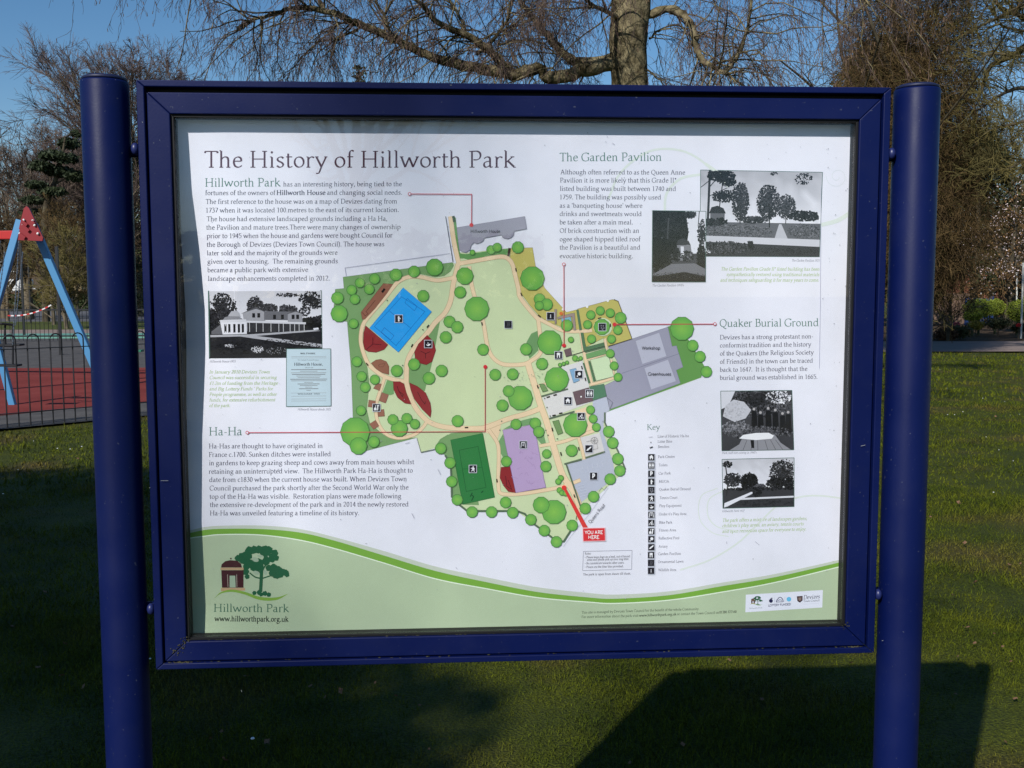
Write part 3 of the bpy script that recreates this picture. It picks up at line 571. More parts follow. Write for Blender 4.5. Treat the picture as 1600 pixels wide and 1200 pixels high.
# callouts
co = Print(LT); CR = (186, 58, 76)
for P, d_, o_ in (([(640, 303), (737, 303.5), (736.8, 351)], (736.6, 351.5), (640, 303)), ([(881, 413), (881.3, 540)], (881.2, 539.8), (881, 413)), ([(386, 676), (758, 674.5), (758, 573)], (758.2, 573.2), (386.3, 676)), ([(1117, 506.3), (960, 507)], (960.3, 507), (1117, 506.3))):
    co = Print(LT); co.line(P, 1.15, CR, keep=True); co.k = LT+1; co.disc(*d_, 3.1, (200, 50, 60), keep=True); co.disc(*o_, 2.7, CR, keep=True); co.k = LT+3; co.disc(*o_, 1.7, WHITE, keep=True)
    co.build('callout_line', M_print, poster)
co = Print(LT+1); co.disc(881.3, 762, 3.7, (222, 54, 44))
co.poly([(879, 761.5), (882.8, 760), (920, 827), (912, 827)], (206, 58, 56)); co.poly([(909.8, 824.6), (946, 824), (946.6, 845.8), (910.4, 846.6)], (232, 190, 196)); co.poly([(911, 825.8), (944.8, 825.2), (945.4, 844.6), (911.6, 845.4)], (206, 50, 56))
co.text('YOU ARE', *q(10, (468, 472))[0], *q(10, (610, 471))[0], 7.4, (240, 235, 235), T=130, sans=True)
co.text('HERE', *q(10, (497, 510))[0], *q(10, (582, 509))[0], 7.4, (240, 235, 235), T=130, sans=True)
co.build('location_marker', M_print, poster)
# map and key symbols: white pictures on black squares
sy = Print(LT+4); BLK = (30, 28, 38); WT = (222, 222, 230)
def box_(x, y, s, c): return [(x-s, y-s), (x+s, y-s), (x+s, y+s), (x-s, y+s)]
def symbol(kind, x, y, s=5.6):
    global sy
    sy = Print(LT+4); sy.poly(box_(x, y, s+.8, 0), (198, 200, 210)); sy.poly(box_(x, y, s, 0), BLK)
    def P(pts, c=WT): sy.k = max(sy.k, LT+6); sy.poly([(x+a*s, y+b*s) for a, b in pts], c)
    def Ln(pts, w=.9, c=WT): sy.k = max(sy.k, LT+7); sy.line([(x+a*s, y+b*s) for a, b in pts], w, c)
    def D(a, b, r, c=WT): sy.k = max(sy.k, LT+6); sy.disc(x+a*s, y+b*s, r*s, c, n=10)
    if kind == 'house': P([(-.7, -.05), (0, -.75), (.7, -.05), (.5, -.05), (.5, .65), (.2, .65), (.2, .2), (-.2, .2), (-.2, .65), (-.5, .65), (-.5, -.05)])
    elif kind == 'toilet':
        for a in (-.45, .5): D(a, -.6, .16); P([(a-.25, -.4), (a+.25, -.4), (a+.3, .2), (a+.12, .2), (a+.12, .75), (a-.12, .75), (a-.12, .2), (a-.3, .2)])
        Ln([(0, -.75), (0, .75)], .5)
    elif kind == 'P':
        sy.k = max(sy.k, LT+7); sy.text('P', x-.38*s, y+.6*s, x+.42*s, y+.6*s, s*1.75, WT, T=210, sans=True)
    elif kind == 'ball': D(0, -.55, .2); P([(-.3, -.35), (.25, -.4), (.6, .05), (.45, .15), (.22, -.1), (.22, .75), (-.2, .75), (-.2, .1)]); 
    elif kind == 'grave':
        for a, b in ((-.5, -.5), (.1, -.45), (-.4, .1), (.25, .15), (-.1, .5)): Ln([(a, b), (a+.3, b), (a+.3, b+.25), (a, b+.25)], .5, (150, 150, 160))
    elif kind == 'tennis': D(.1, -.6, .17); P([(-.1, -.4), (.3, -.4), (.6, .1), (.5, .2), (.25, 0), (.5, .75), (.28, .75), (.08, .25), (-.3, .75), (-.45, .65), (-.12, .1), (-.1, -.1), (-.6, -.1), (-.6, -.22)])
    elif kind == 'play': P([(-.6, .05), (-.2, .2), (.1, .0), (.6, -.1), (.7, .15), (.2, .55), (-.3, .5)]); D(-.05, -.25, .16)
    elif kind == 'swing': Ln([(-.65, .75), (-.45, -.65), (.45, -.65), (.65, .75)], 1.3, (200, 200, 205)); P([(-.22, -.1), (.22, -.1), (.22, .35), (-.22, .35)], (170, 170, 176)); Ln([(0, -.6), (0, -.1)], .7)
    elif kind == 'bike': D(.25, -.65, .15); Ln([(.2, -.45), (-.3, -.05), (.15, .15), (.0, .6)], 1.1); Ln([(.15, -.35), (.5, -.1)], .8); Ln([(-.75, .4), (-.55, .15), (-.35, .4), (-.55, .65), (-.75, .4)], .5); Ln([(.3, .4), (.5, .15), (.7, .4), (.5, .65), (.3, .4)], .5)
    elif kind == 'fit': P([(-.7, .75), (-.65, .1), (-.3, -.2), (.0, .1), (.05, .75)]); Ln([(.3, .75), (.4, -.5)], 1.6); Ln([(.1, -.6), (.75, -.6)], 1.3); D(-.25, -.45, .16)
    elif kind == 'pool': D(.15, -.15, .48); D(-.4, .5, .2)
    elif kind == 'bird': P([(-.75, .5), (-.4, .0), (.4, -.6), (.75, -.6), (.55, -.2), (-.3, .5)])
    elif kind == 'pav': P([(-.6, -.35), (-.3, -.7), (.3, -.7), (.6, -.35), (.45, -.3), (.45, .7), (.18, .7), (.18, .0), (-.18, .0), (-.18, .7), (-.45, .7), (-.45, -.3)])
    elif kind == 'lawn':
        for a in (-.3, 0, .3): Ln([(a, -.6), (a+.1, 0), (a-.1, .6)], .4, (110, 110, 118))
    elif kind == 'wild': P([(-.1, -.5), (.1, -.5), (.14, .5), (-.14, .5)], (190, 190, 196)); Ln([(-.3, .5), (.3, .5)], .5, (130, 130, 136))
    sy.build('map_symbol', M_print, poster)
for k_, x, y in (('ball', 623, 498), ('play', 669, 537.5), ('lawn', 794, 507), ('wild', 860.3, 494), ('pav', 872.6, 555), ('grave', 941, 511), ('pool', 904.3, 585), ('toilet', 921, 615), ('house', 887.3, 626.3), ('fit', 588.2, 637), ('tennis', 738.8, 732.7), ('swing', 817.5, 695), ('bike', 908, 650.8), ('bird', 920.2, 701.3), ('P', 927.5, 744)):
    symbol(k_, x, y)
for k_, y in zip(('house', 'toilet', 'P', 'ball', 'grave', 'tennis', 'play', 'swing', 'bike', 'fit', 'pool', 'bird', 'pav', 'lawn', 'wild'), (298, 357, 417, 475, 534, 595, 654, 713, 772, 832, 889, 947, 1004, 1060, 1117)):
    c = q(15, (82, y))[0]; symbol(k_, c[0]+(-.4 if y > 980 else 0), c[1], 5.0)
sy = Print(LT+4); sy.line(q(15, (62, 152), (92, 150)), .5, (150, 150, 165)); sy.disc(*q(15, (78, 190))[0], .9, (90, 90, 100), n=8); sy.line(q(15, (70, 230), (92, 222)), 1.5, (50, 48, 52))
sy.build('key_marks', M_print, poster)
# ------------------------------------------------------------------ words
tt = Print(8); tt.text('The History of Hillworth Park', 319, 261.8, 806, 261.8, 37.0, TITLE, T=86, th=38); tt.build('printed_title', M_print, poster)
hd = Print(8); hd.text('Hillworth Park', 320.7, 291.6, 438.4, 291.2, 18.6, GREEN_T, T=86, th=40); hd.build('printed_heading', M_print, poster)
hd = Print(8); hd.text('The Garden Pavilion', *q(14, (52, 116))[0], *q(14, (630, 114))[0], 18.6, GREEN_T, T=88, th=40); hd.build('printed_heading', M_print, poster)
hd = Print(8); hd.text('Quaker Burial Ground', 1124.5, 510.8, 1279, 509.6, 17.2, GREEN_T, T=88, th=40); hd.build('printed_heading', M_print, poster)
hd = Print(8); hd.text('Ha-Ha', *q(17, (120, 135))[0], *q(17, (347, 133))[0], 18.2, GREEN_T, T=86, th=40); hd.build('printed_heading', M_print, poster)
hd = Print(8); hd.text('Key', *q(15, (52, 101))[0], *q(15, (145, 98))[0], 12.4, GREEN_T, T=86, th=42); hd.build('printed_heading', M_print, poster)
def block(z, rows, em, c, parent=poster, name='printed_text', each=False, **kw):
    if each:
        for r_ in rows: block(z, [r_], em, c, parent, name, **kw)
        return
    t_ = Print(8)
    for s_, xa, xb, ya, yb, *b in rows:
        A = q(z, (xa, ya))[0]; B = q(z, (xb, yb))[0]; k = dict(kw)
        if b: k['T'] = 135; k['th'] = 60
        t_.text(s_, *A, *B, em, c, **k)
    return t_.build(name, M_print, parent)
block(16, [('has an interesting history, being tied to the', 635, 1457, 317, 315), ('fortunes of the owners of', 93, 580, 377, 376), ('Hillworth House', 588, 927, 376, 375, 1), ('and changing social needs.', 938, 1458, 375, 374), ('The first reference to the house was on a map of Devizes dating from', 95, 1423, 438, 435), ('1737 when it was located 100 metres to the east of its current location.', 98, 1435, 498, 494), ('The house had extensive landscaped grounds including a Ha Ha,', 102, 1355, 558, 555), ('the Pavilion and mature trees.There were many changes of ownership', 100, 1448, 617, 613), ('prior to 1945 when the house and gardens were bought Council for', 103, 1393, 676, 671), ('the Borough of Devizes (Devizes Town Council). The house was', 103, 1335, 736, 732), ('later sold and the majority of the grounds were', 105, 1010, 795, 791), ('given over to housing.  The remaining grounds', 107, 1012, 854, 850), ('became a public park with extensive', 108, 805, 913, 910), ('landscape enhancements completed in 2012.', 112, 955, 972, 970)], 10.6, DARK_T, T=96, th=42)
block(14, [('Although often referred to as the Queen Anne', 57, 765, 190, 192), ('Pavilion it is more likely that this Grade II*', 55, 715, 237, 237), ('listed building was built between 1740 and', 55, 713, 284, 285), ('1759. The building was possibly used', 55, 628, 332, 333), ("as a 'banqueting house' where", 53, 522, 380, 381), ('drinks and sweetmeats would', 53, 518, 427, 428), ('be taken after a main meal.', 53, 467, 475, 475), ('Of brick construction with an', 53, 503, 523, 523), ('ogee shaped hipped tiled roof', 53, 512, 571, 571), ('the Pavilion is a beautiful and', 53, 510, 618, 618), ('evocative historic building.', 53, 468, 667, 667)], 10.4, DARK_T, T=96, th=42)
block(17, [('Ha-Has are thought to have originated in', 118, 906, 225, 222), ('France c.1700. Sunken ditches were installed', 118, 963, 284, 279), ('in gardens to keep grazing sheep and cows away from main houses whilst', 120, 1543, 342, 334), ('retaining an uninterrupted view.  The Hillworth Park Ha-Ha is thought to', 118, 1533, 401, 393), ('date from c1830 when the current house was built. When Devizes Town', 120, 1490, 458, 452), ('Council purchased the park shortly after the Second World War only the', 122, 1503, 517, 510), ('top of the Ha-Ha was visible.  Restoration plans were made following', 123, 1453, 575, 571), ('the extensive re-development of the park and in 2014 the newly restored', 125, 1503, 632, 628), ('Ha-Ha was unveiled featuring a timeline of its history.', 125, 1160, 690, 688)], 10.6, DARK_T, T=96, th=42)
Z[0] = (0, 0, 1)
block(0, [('Devizes has a strong protestant non-', 1125, 1270.5, 530.4, 528.7), ('conformist tradition and the history', 1125, 1267.5, 543, 541.2), ('of the Quakers (the Religious Society', 1125, 1271.5, 555.6, 553.8), ('of Friends) in the town can be traced', 1125, 1270, 568.4, 566.6), ('back to 1647.  It is thought that the', 1125, 1261.5, 581, 579.4), ('burial ground was established in 1665.', 1125, 1277, 593.6, 591.8)], 10.0, DARK_T, T=96, th=42)
block(15, [('Line of Historic Ha-ha', 128, 352, 156, 152), ('Litter Bins', 128, 232, 193, 191), ('Benches', 130, 210, 231, 229), ('Park Centre', 130, 250, 303, 301), ('Toilets', 135, 198, 363, 362), ('Car Park', 135, 222, 423, 421), ('MUGA', 137, 210, 482, 480), ('Quaker Burial Ground', 138, 365, 538, 534), ('Tennis Court', 142, 270, 599, 597), ('Play Equipment', 140, 300, 657, 654), ("Under 6's Play Area", 137, 335, 717, 714), ('Bike Park', 138, 233, 777, 776), ('Fitness Area', 137, 260, 833, 831), ('Reflective Pool', 135, 283, 891, 888), ('Aviary', 135, 200, 950, 949), ('Garden Pavilion', 130, 294, 1004, 1001), ('Ornamental Lawn', 130, 314, 1061, 1057), ('Wildlife Area', 132, 262, 1120, 1118)], 5.7, (60, 58, 78), T=90, th=50, name='printed_key', each=True)
CAP = (92, 92, 108)
block(14, [("The Garden Pavilion 1970's", 578, 757, 828, 827), ('The Garden Pavilion 1923', 1370, 1527, 686, 687)], 5.3, CAP, each=True, shear=.22, name='printed_caption')
block(14, [('The Garden Pavilion Grade II* listed building has been', 968, 1527, 737, 738), ('sympathetically restored using traditional materials', 1000, 1527, 768, 769), ('and techniques safeguarding it for many years to come.', 965, 1525, 800, 800)], 7.6, PALE_T, shear=.22, T=100, th=55, name='printed_caption')
block(13, [('Hillworth House 1923', 150, 368, 690, 688), ('Hillworth House deeds 1922', 900, 1180, 1098, 1098)], 5.0, CAP, each=True, shear=.22, name='printed_caption')
block(13, [('In January 2010 Devizes Town', 148, 660, 783, 782), ('Council was successful in securing', 148, 720, 831, 830), ('\u00a31.2m of funding from the Heritage', 150, 730, 880, 878), ("and Big Lottery Funds ' Parks for", 148, 690, 927, 926), ('People programme, as well as other', 148, 722, 975, 973), ('funds, for extensive refurbishment', 148, 708, 1022, 1020), ('of the park.', 145, 325, 1070, 1069)], 7.4, PALE_T, shear=.22, T=100, th=55, name='printed_caption')
block(15, [("Park staff tree cutting in 1960's", 593, 840, 274, 270), ('Hillworth Park 1922', 593, 752, 694, 691)], 4.8, CAP, each=True, shear=.22, name='printed_caption')
block(15, [('The park offers a mixture of landscapes gardens,', 593, 1205, 764, 750), ("children's play areas, an aviary, tennis courts", 593, 1180, 803, 788), ('and open recreation space for everyone to enjoy.', 593, 1198, 843, 826)], 7.4, PALE_T, shear=.22, T=100, th=55, name='printed_caption')
block(10, [('Rules:', 470, 517, 633, 632), ('\u2022 Please keep dogs on a lead, out of bound', 470, 823, 662, 653), ('areas and please pick up your dog litter.', 487, 815, 681, 674), ('\u2022 Be considerate towards other users.', 470, 777, 709, 703), ('\u2022 Please use the litter bins provided.', 470, 770, 738, 731), ('The park is open from dawn till dusk.', 455, 828, 796, 788)], 4.8, (52, 50, 66), T=110, th=60)
rb = Print(8); rb.line(q(10, (458, 608), (838, 600), (835, 748), (452, 758), (458, 608)), .6, (110, 110, 128)); rb.build('rules_border', M_print, poster)
block(12, [('This site is managed by Devizes Town Council for the benefit of the whole Community.', 105, 773, 505, 484), ('For more information about the park visit', 105, 428, 530, 522), ('www.hillworthpark.org.uk', 432, 643, 522, 514, 1), ('or contact the Town Council on', 648, 885, 514, 505), ('01380 722160', 888, 985, 504, 500, 1)], 5.6, (38, 44, 40), T=100, th=50)
lb = Print(LT)
lb.text('Hillworth House', *q(2, (445, 350))[0], *q(2, (812, 349))[0], 7.3, (36, 34, 44), T=85, sans=True); lb.build('map_label', M_print, poster); lb = Print(LT); lb.text('Workshop', *q(5, (880, 592))[0], *q(5, (1055, 591))[0], 7.2, (36, 34, 44), T=85, sans=True)
lb.build('map_label', M_print, poster); lb = Print(LT); lb.text('Greenhouses', *q(5, (938, 842))[0], *q(5, (1160, 841))[0], 7.2, (36, 34, 44), T=85, sans=True); lb.build('map_label', M_print, poster); lb = Print(LT); lb.text('Queens Road', *q(10, (512, 390))[0], *q(10, (628, 250))[0], 7.0, (60, 60, 72), T=75, sans=True)
lb.build('map_label', M_print, poster)
# ------------------------------------------------------------------ pavilion and tree emblem
def emblem(pr, z, words=True, s=1.0, ox=0, oy=0):
    def g(*xy): P = np.array(xy, float); return q(z, *[(ox+x*s, oy+y*s) for x, y in P])
    MAR = (62, 30, 36); TAN = (176, 146, 112); TG = (32, 86, 58)
    k = Z[z][2]/s
    pr.line(g((715, 700), (728, 420)), 36/k, TG, keep=True)
    for P, w in (([(728, 560), (660, 545), (600, 500)], 14), ([(728, 560), (790, 540), (850, 520)], 14), ([(735, 480), (760, 430), (800, 400)], 16), ([(725, 500), (650, 470), (600, 440)], 16)): pr.line(g(*P), w/k, TG, smooth=True, keep=True)
    blobs = [(480, 350, 36), (520, 330, 40), (560, 320, 46), (600, 270, 46), (650, 260, 42), (700, 258, 42), (760, 255, 40), (800, 262, 40), (860, 295, 38), (875, 345, 32), (830, 350, 44), (790, 330, 44), (770, 380, 42), (700, 400, 48), (640, 420, 40), (600, 400, 44), (560, 370, 46), (520, 375, 30), (565, 440, 36), (560, 490, 36), (575, 540, 26), (640, 450, 34), (700, 440, 44), (740, 290, 34), (600, 330, 28), (690, 365, 18), (760, 300, 30),
             (800, 450, 34), (850, 445, 40), (900, 470, 40), (940, 490, 36), (975, 500, 34), (990, 520, 26), (880, 520, 44), (840, 500, 40), (920, 520, 34), (650, 710, 22), (700, 705, 26), (760, 715, 26), (800, 728, 24), (720, 725, 22)]
    rr = random.Random(5)
    for x, y, r in blobs:
        c = g((x, y))[0]; a = np.linspace(0, 2*math.pi, 15)[:-1]; R_ = (r/k)*(1+.10*np.cos(a*5+x))
        pr.put(np.stack([c[0]+R_*np.cos(a), c[1]+R_*np.sin(a)], 1), [np.arange(14)], ink(TG), True)
    pr.k += 1
    bgc = (150, 168, 145) if words else WHITE
    for x, y, rx, ry in ((660, 362, 36, 26), (712, 326, 34, 14), (670, 500, 34, 22), (765, 495, 20, 28), (795, 330, 7, 9)):
        c = g((x, y))[0]; a = np.linspace(0, 2*math.pi, 11)[:-1]; pr.put(np.stack([c[0]+rx/k*np.cos(a), c[1]+ry/k*np.sin(a+.3)], 1), [np.arange(10)], ink(bgc), True)
    pr.k += 1
    pr.poly(g((302, 445), (310, 410), (345, 380), (400, 368), (470, 375), (510, 405), (522, 445)), MAR, True); pr.disc(*g((405, 352))[0], 9/k, MAR, keep=True)
    pr.poly(g((297, 447), (537, 447), (537, 471), (297, 471)), TAN, True); pr.poly(g((305, 473), (537, 473), (537, 655), (312, 655)), MAR, True)
    pr.poly(g((302, 657), (552, 657), (552, 685), (302, 692)), TAN, True); pr.k += 1
    pr.line(g((375, 645), (370, 520), (465, 520), (468, 645)), 7/k, (150, 140, 128), keep=True); pr.poly(g((392, 530), (450, 530), (455, 652), (392, 652)), bgc, True)
    pr.k += 1
    A = g((235, 765), (290, 715), (370, 690), (450, 690), (560, 715), (680, 760), (790, 775), (900, 765), (995, 722)); w = np.array([2, 14, 22, 26, 30, 34, 34, 26, 3])/k
    C_ = catmull(A, 4); wc = np.interp(np.linspace(0, 1, len(C_)), np.linspace(0, 1, len(w)), w)[:, None]/2; m = len(C_)
    pr.put(np.vstack([C_-[0, 1]*wc, C_+[0, 1]*wc]), [(i, i+1, m+i+1, m+i) for i in range(m-1)], ink((120, 156, 66)), True)
    pr.k += 1
em = Print(10); emblem(em, 11)
em.text('Hillworth Park', *q(11, (228, 906))[0], *q(11, (1012, 910))[0], 17.6, (58, 98, 80), T=86, th=40)
em.text('www.hillworthpark.org.uk', *q(11, (235, 1004))[0], *q(11, (1005, 1010))[0], 12.0, (26, 34, 34), T=130, th=70)
em.build('park_emblem', M_print, poster)
sp = Print(10); sp.poly(q(19, (165, 205), (1448, 127), (1438, 418), (155, 498)), (212, 214, 228))
emblem(sp, 19, False, .27, 170, 170); sp.k = 16
sp.text('Hillworth Park', *q(19, (220, 444))[0], *q(19, (440, 432))[0], 2.9, (120, 130, 130), T=90, th=60)
sp.text('LOTTERY FUNDED', *q(19, (538, 402))[0], *q(19, (915, 380))[0], 4.6, (44, 44, 84), T=130, sans=True)
sp.text('Devizes', *q(19, (1125, 282))[0], *q(19, (1395, 262))[0], 8.6, (44, 44, 70), T=105, th=50, shear=.2)
sp.text('Town Council', *q(19, (1125, 330))[0], *q(19, (1392, 312))[0], 4.6, (70, 74, 96), T=95, th=60)
sp.line(q(19, (1125, 365), (1385, 348)), .4, (188, 186, 204))
sp.disc(*q(19, (582, 308))[0], 3.0, (36, 36, 74)); sp.line(q(19, (578, 300), (590, 258)), 1.8, (36, 36, 74)); sp.line(q(19, (600, 265), (612, 262)), 1.2, (36, 36, 74))
sp.line(q(19, (672, 325), (685, 290), (730, 248), (770, 270), (790, 320)), 1.1, (50, 52, 90), smooth=True); sp.line(q(19, (670, 328), (790, 322)), .9, (50, 52, 90)); sp.line(q(19, (695, 305), (730, 288), (765, 300)), .9, (70, 72, 108)); sp.line(q(19, (645, 250), (645, 335)), .4, (170, 172, 190)); sp.line(q(19, (815, 240), (815, 325)), .4, (170, 172, 190))
sp.disc(*q(19, (882, 280))[0], 3.7, (98, 176, 214), n=14)
sp.poly(q(19, (1015, 232), (1110, 225), (1110, 300), (1065, 338), (1022, 310)), (58, 36, 44)); sp.poly(q(19, (1038, 252), (1092, 248), (1090, 290), (1065, 312), (1042, 295)), (128, 110, 104))
sp.build('sponsor_panel', M_print, poster)
# ------------------------------------------------------------------ archive photographs, printed in black and white
class Pic:
    def __init__(s, corners, layer, frame=(66, 96, 88), fw=1.4):
        s.c = np.array(corners, float); s.p = Print(layer); s.rs = random.Random(int(corners[0][0]))
        P = s.c; s.p.line(np.vstack([P, P[:1]]), fw*1.3, frame); s.base = s.p.k; s.ar = np.linalg.norm(P[1]-P[0])/np.linalg.norm(P[3]-P[0])
    def m(s, uv):
        u = np.clip(np.asarray(uv, float)[:, 0], 0, 1)[:, None]; v = np.clip(np.asarray(uv, float)[:, 1], 0, 1)[:, None]; c = s.c
        return c[0]*(1-u)*(1-v)+c[1]*u*(1-v)+c[2]*u*v+c[3]*(1-u)*v
    def g(s, t): t = max(4, min(222, (t-24)*1.17+12)); return ink((t, t, t*1.02+4))
    def poly(s, uv, t):
        uv = np.array(uv, float); s.p.put(s.m(uv), np.arange(len(uv))[None], s.g(t))
    def grid(s, u0, v0, u1, v1, t0, t1, noise=0):
        nx, ny = max(2, int((u1-u0)*16)), max(2, int((v1-v0)*12)); U, V = np.meshgrid(np.linspace(u0, u1, nx+1), np.linspace(v0, v1, ny+1))
        I = np.arange((nx+1)*(ny+1)).reshape(ny+1, nx+1); F = np.stack([I[:-1, :-1], I[1:, :-1], I[1:, 1:], I[:-1, 1:]], -1).reshape(-1, 4)
        T = t0+(t1-t0)*((V-v0)/(v1-v0)).ravel()+np.array([s.rs.gauss(0, noise) for _ in range(V.size)])
        s.p.put(s.m(np.stack([U.ravel(), V.ravel()], 1)), F, np.array([s.g(max(8, t)) for t in T]))
    def blob(s, u, v, ru, rv, n, t, dt=18, sz=.018, flat=0):
        V = []; F = []; C = []; n = int(n*2.1); sz *= .74
        if n > 190 and not flat:
            s.poly([(min(.99, max(.01, u+ru*.52*(1+.30*math.sin(k*2.3+u*9))*math.cos(k*.4488))), min(.99, max(.01, v+rv*.52*(1+.30*math.sin(k*1.7+v*7))*math.sin(k*.4488)))) for k in range(14)], t+6)
        for i in range(n):
            a = s.rs.uniform(0, 6.283); r = math.sqrt(s.rs.random())*(1+s.rs.gauss(0, .06)); x = u+ru*r*math.cos(a); y = v+rv*r*math.sin(a)
            z_ = sz*s.rs.uniform(.5, 1.5); k = len(V); b = s.rs.uniform(0, 6)
            if not (0.005 < x < .995 and .005 < y < .995): continue
            for j in range(4): V.append((x+z_*math.cos(b+j*1.57)*s.rs.uniform(.5, 1), y+z_*s.ar*math.sin(b+j*1.57)*s.rs.uniform(.5, 1)*(.5 if flat else 1)))
            F.append((k, k+1, k+2, k+3)); C += [s.g(max(8, t+s.rs.uniform(-dt, dt)))]*4
        if V:
            lay = np.repeat(s.p.k+np.random.RandomState(len(V)).permutation(len(V)//4)/(len(V)/4)*1.6, 4); s.p.mb.add(onposter(s.m(V), lay), np.array(F), np.array(C)); s.p.k += 1.8
    def line(s, uv, w, t): s.p.line(s.m(uv), w, (t, t, t+4))
    def done(s, name='archive_photo'):
        return s.p.build(name, M_print, poster)
# house
A = Pic([(325.8, 455), (502, 454.5), (503, 558.6), (327.4, 560)], 12)
A.grid(0, 0, 1, .66, 172, 196); A.blob(.12, .3, .12, .27, 420, 42, 26, .014); A.blob(.03, .45, .05, .16, 120, 34); A.blob(.41, .24, .07, .16, 200, 46, 24, .014); A.blob(.53, .27, .08, .08, 140, 50, 24, .014); A.blob(.70, .28, .08, .07, 120, 56, 26, .014); A.blob(.9, .5, .12, .1, 260, 22, 14)
A.blob(.9, .12, .10, .11, 120, 36, 24, .012); A.blob(.7, .06, .1, .03, 50, 44, 24, .011); A.blob(.85, .3, .05, .08, 50, 40, 20, .012); A.blob(.95, .2, .06, .07, 60, 40, 20, .012); A.blob(.99, .42, .05, .05, 60, 36)
A.poly([(0, .56), (.25, .6), (1, .55), (1, 1), (0, 1)], 40)
A.poly([(.30, .33), (.42, .24), (.50, .32), (.50, .57), (.32, .60)], 138); A.poly([(.28, .34), (.42, .235), (.51, .32), (.42, .265)], 78); A.poly([(.49, .30), (.74, .31), (.78, .44), (.49, .43)], 96); A.poly([(.70, .35), (.77, .29), (.83, .35), (.83, .58), (.70, .585)], 132); A.poly([(.69, .35), (.77, .285), (.84, .35), (.77, .31)], 70)
A.poly([(.32, .44), (.86, .47), (.86, .50), (.32, .47)], 176); A.poly([(.34, .47), (.85, .5), (.85, .60), (.34, .62)], 52)
for x in (.36, .42, .48, .55, .62, .66, .72, .76, .80, .845): A.line([(x, .47), (x, .61)], .9, 188)
for x, y in ((.385, .36), (.43, .36), (.57, .385), (.64, .385), (.735, .385), (.775, .385)): A.poly([(x, y-.03), (x+.025, y-.03), (x+.025, y+.035), (x, y+.035)], 30)
A.poly([(.12, .44), (.14, .39), (.2, .36), (.27, .38), (.31, .43)], 120); A.poly([(.17, .37), (.2, .30), (.25, .29), (.27, .33), (.28, .38)], 150); A.poly([(.10, .43), (.33, .42), (.335, .46), (.10, .47)], 176); A.poly([(.10, .47), (.335, .46), (.335, .64), (.12, .645)], 186)
for x in (.135, .17, .215, .255, .29): A.poly([(x, .49), (x+.02, .49), (x+.02, .615), (x, .62)], 34)
A.poly([(.02, .6), (.1, .5), (.12, .64), (.02, .64)], 92)
A.poly([(.01, .652), (.33, .648), (.93, .585), (.99, .60), (.40, .672), (.01, .685)], 150); A.poly([(.26, .672), (.40, .665), (1, .80), (1, .85), (.62, .765)], 150); A.blob(.5, .85, .5, .12, 500, 34, 16, .014, 1); A.blob(.43, .87, .06, .05, 40, 190, 30, .007); A.blob(.18, .82, .06, .03, 20, 170, 30, .006); A.blob(.6, .9, .1, .06, 26, 120, 30, .006); A.poly([(.925, .56), (.97, .55), (.975, .58), (.93, .585)], 190)
A.done()
D_ = Pic([(448.2, 545.5), (516.3, 545.5), (516.8, 634), (447.8, 634.8)], 80); D_.p.poly(D_.c, (178, 196, 206))
D_.p.k += 2
def dtext(tx, u0, u1, v, em, T=100): a = D_.m([(u0, v)])[0]; b = D_.m([(u1, v)])[0]; D_.p.text(tx, *a, *b, em, (52, 56, 66), T=T, th=50)
dtext('WILTSHIRE', .31, .66, .09, 3.4, 190); dtext('The Valuable Freehold Property', .25, .74, .20, 2.4); dtext('Hillworth House,', .17, .82, .29, 6.4, 150); dtext('DEVIZES', .42, .60, .335, 2.2, 120)
for i, (u0, u1) in enumerate(((.1, .9), (.3, .7), (.1, .9), (.12, .88), (.22, .78), (.25, .75), (.08, .92), (.1, .9), (.4, .6), (.25, .75), (.3, .7), (.42, .58), (.28, .72), (.45, .55))):
    D_.line([(u0, .36+i*.028), (u1, .36+i*.028)], .75 if i % 3 else 1.0, 108+10*(i % 3))
dtext('WILLIAM  1922', .25, .75, .80, 3.2); 
for v in (.13, .155, .77, .825, .875, .91): D_.line([(.1, v), (.9, v)], .4, 140)
D_.done('deed_notice')
B = Pic([(1095, 266), (1284.8, 269.6), (1280, 400.8), (1094.5, 400)], 12)
B.grid(0, 0, 1, .64, 152, 196, 5); B.poly([(0, .60), (1, .61), (1, 1), (0, 1)], 92); B.line([(.075, 0), (.06, .6)], 3.6, 40); B.line([(.18, .15), (.15, .5)], 1.6, 40); B.line([(.07, .2), (.14, .08), (.2, .02)], 1.4, 36); B.line([(.0, .2), (.07, .12)], 1.2, 36); B.line([(.07, .3), (.22, .2)], 1.2, 36)
B.blob(.17, .06, .11, .07, 260, 28, 14, .013); B.blob(.22, .13, .07, .05, 90, 30, 14, .013); B.blob(.19, .3, .10, .07, 120, 36, 20, .012); B.blob(.33, .36, .07, .22, 420, 50, 26, .012); B.blob(.56, .36, .09, .20, 480, 50, 26, .012); B.blob(.71, .42, .08, .14, 300, 58, 28, .011); B.blob(.86, .52, .13, .06, 260, 36, 20, .012); B.blob(.45, .57, .12, .04, 140, 50, 26, .012); B.blob(.85, .08, .07, .07, 50, 40, 20, .011); B.blob(.6, .02, .03, .02, 10, 50, 20, .012)
B.line([(.57, .4), (.575, .66)], 1.8, 30); B.line([(.71, .42), (.71, .62)], 1.2, 36); B.line([(.33, .4), (.33, .62)], 1.4, 36)
B.poly([(.07, .50), (.09, .43), (.14, .41), (.19, .44), (.21, .50)], 44); B.poly([(.08, .50), (.20, .50), (.20, .60), (.08, .60)], 92); B.blob(.3, .72, .30, .09, 620, 84, 44, .011, 1); B.blob(.88, .70, .14, .08, 300, 84, 44, .011, 1); B.blob(.12, .6, .1, .04, 90, 40, 20)
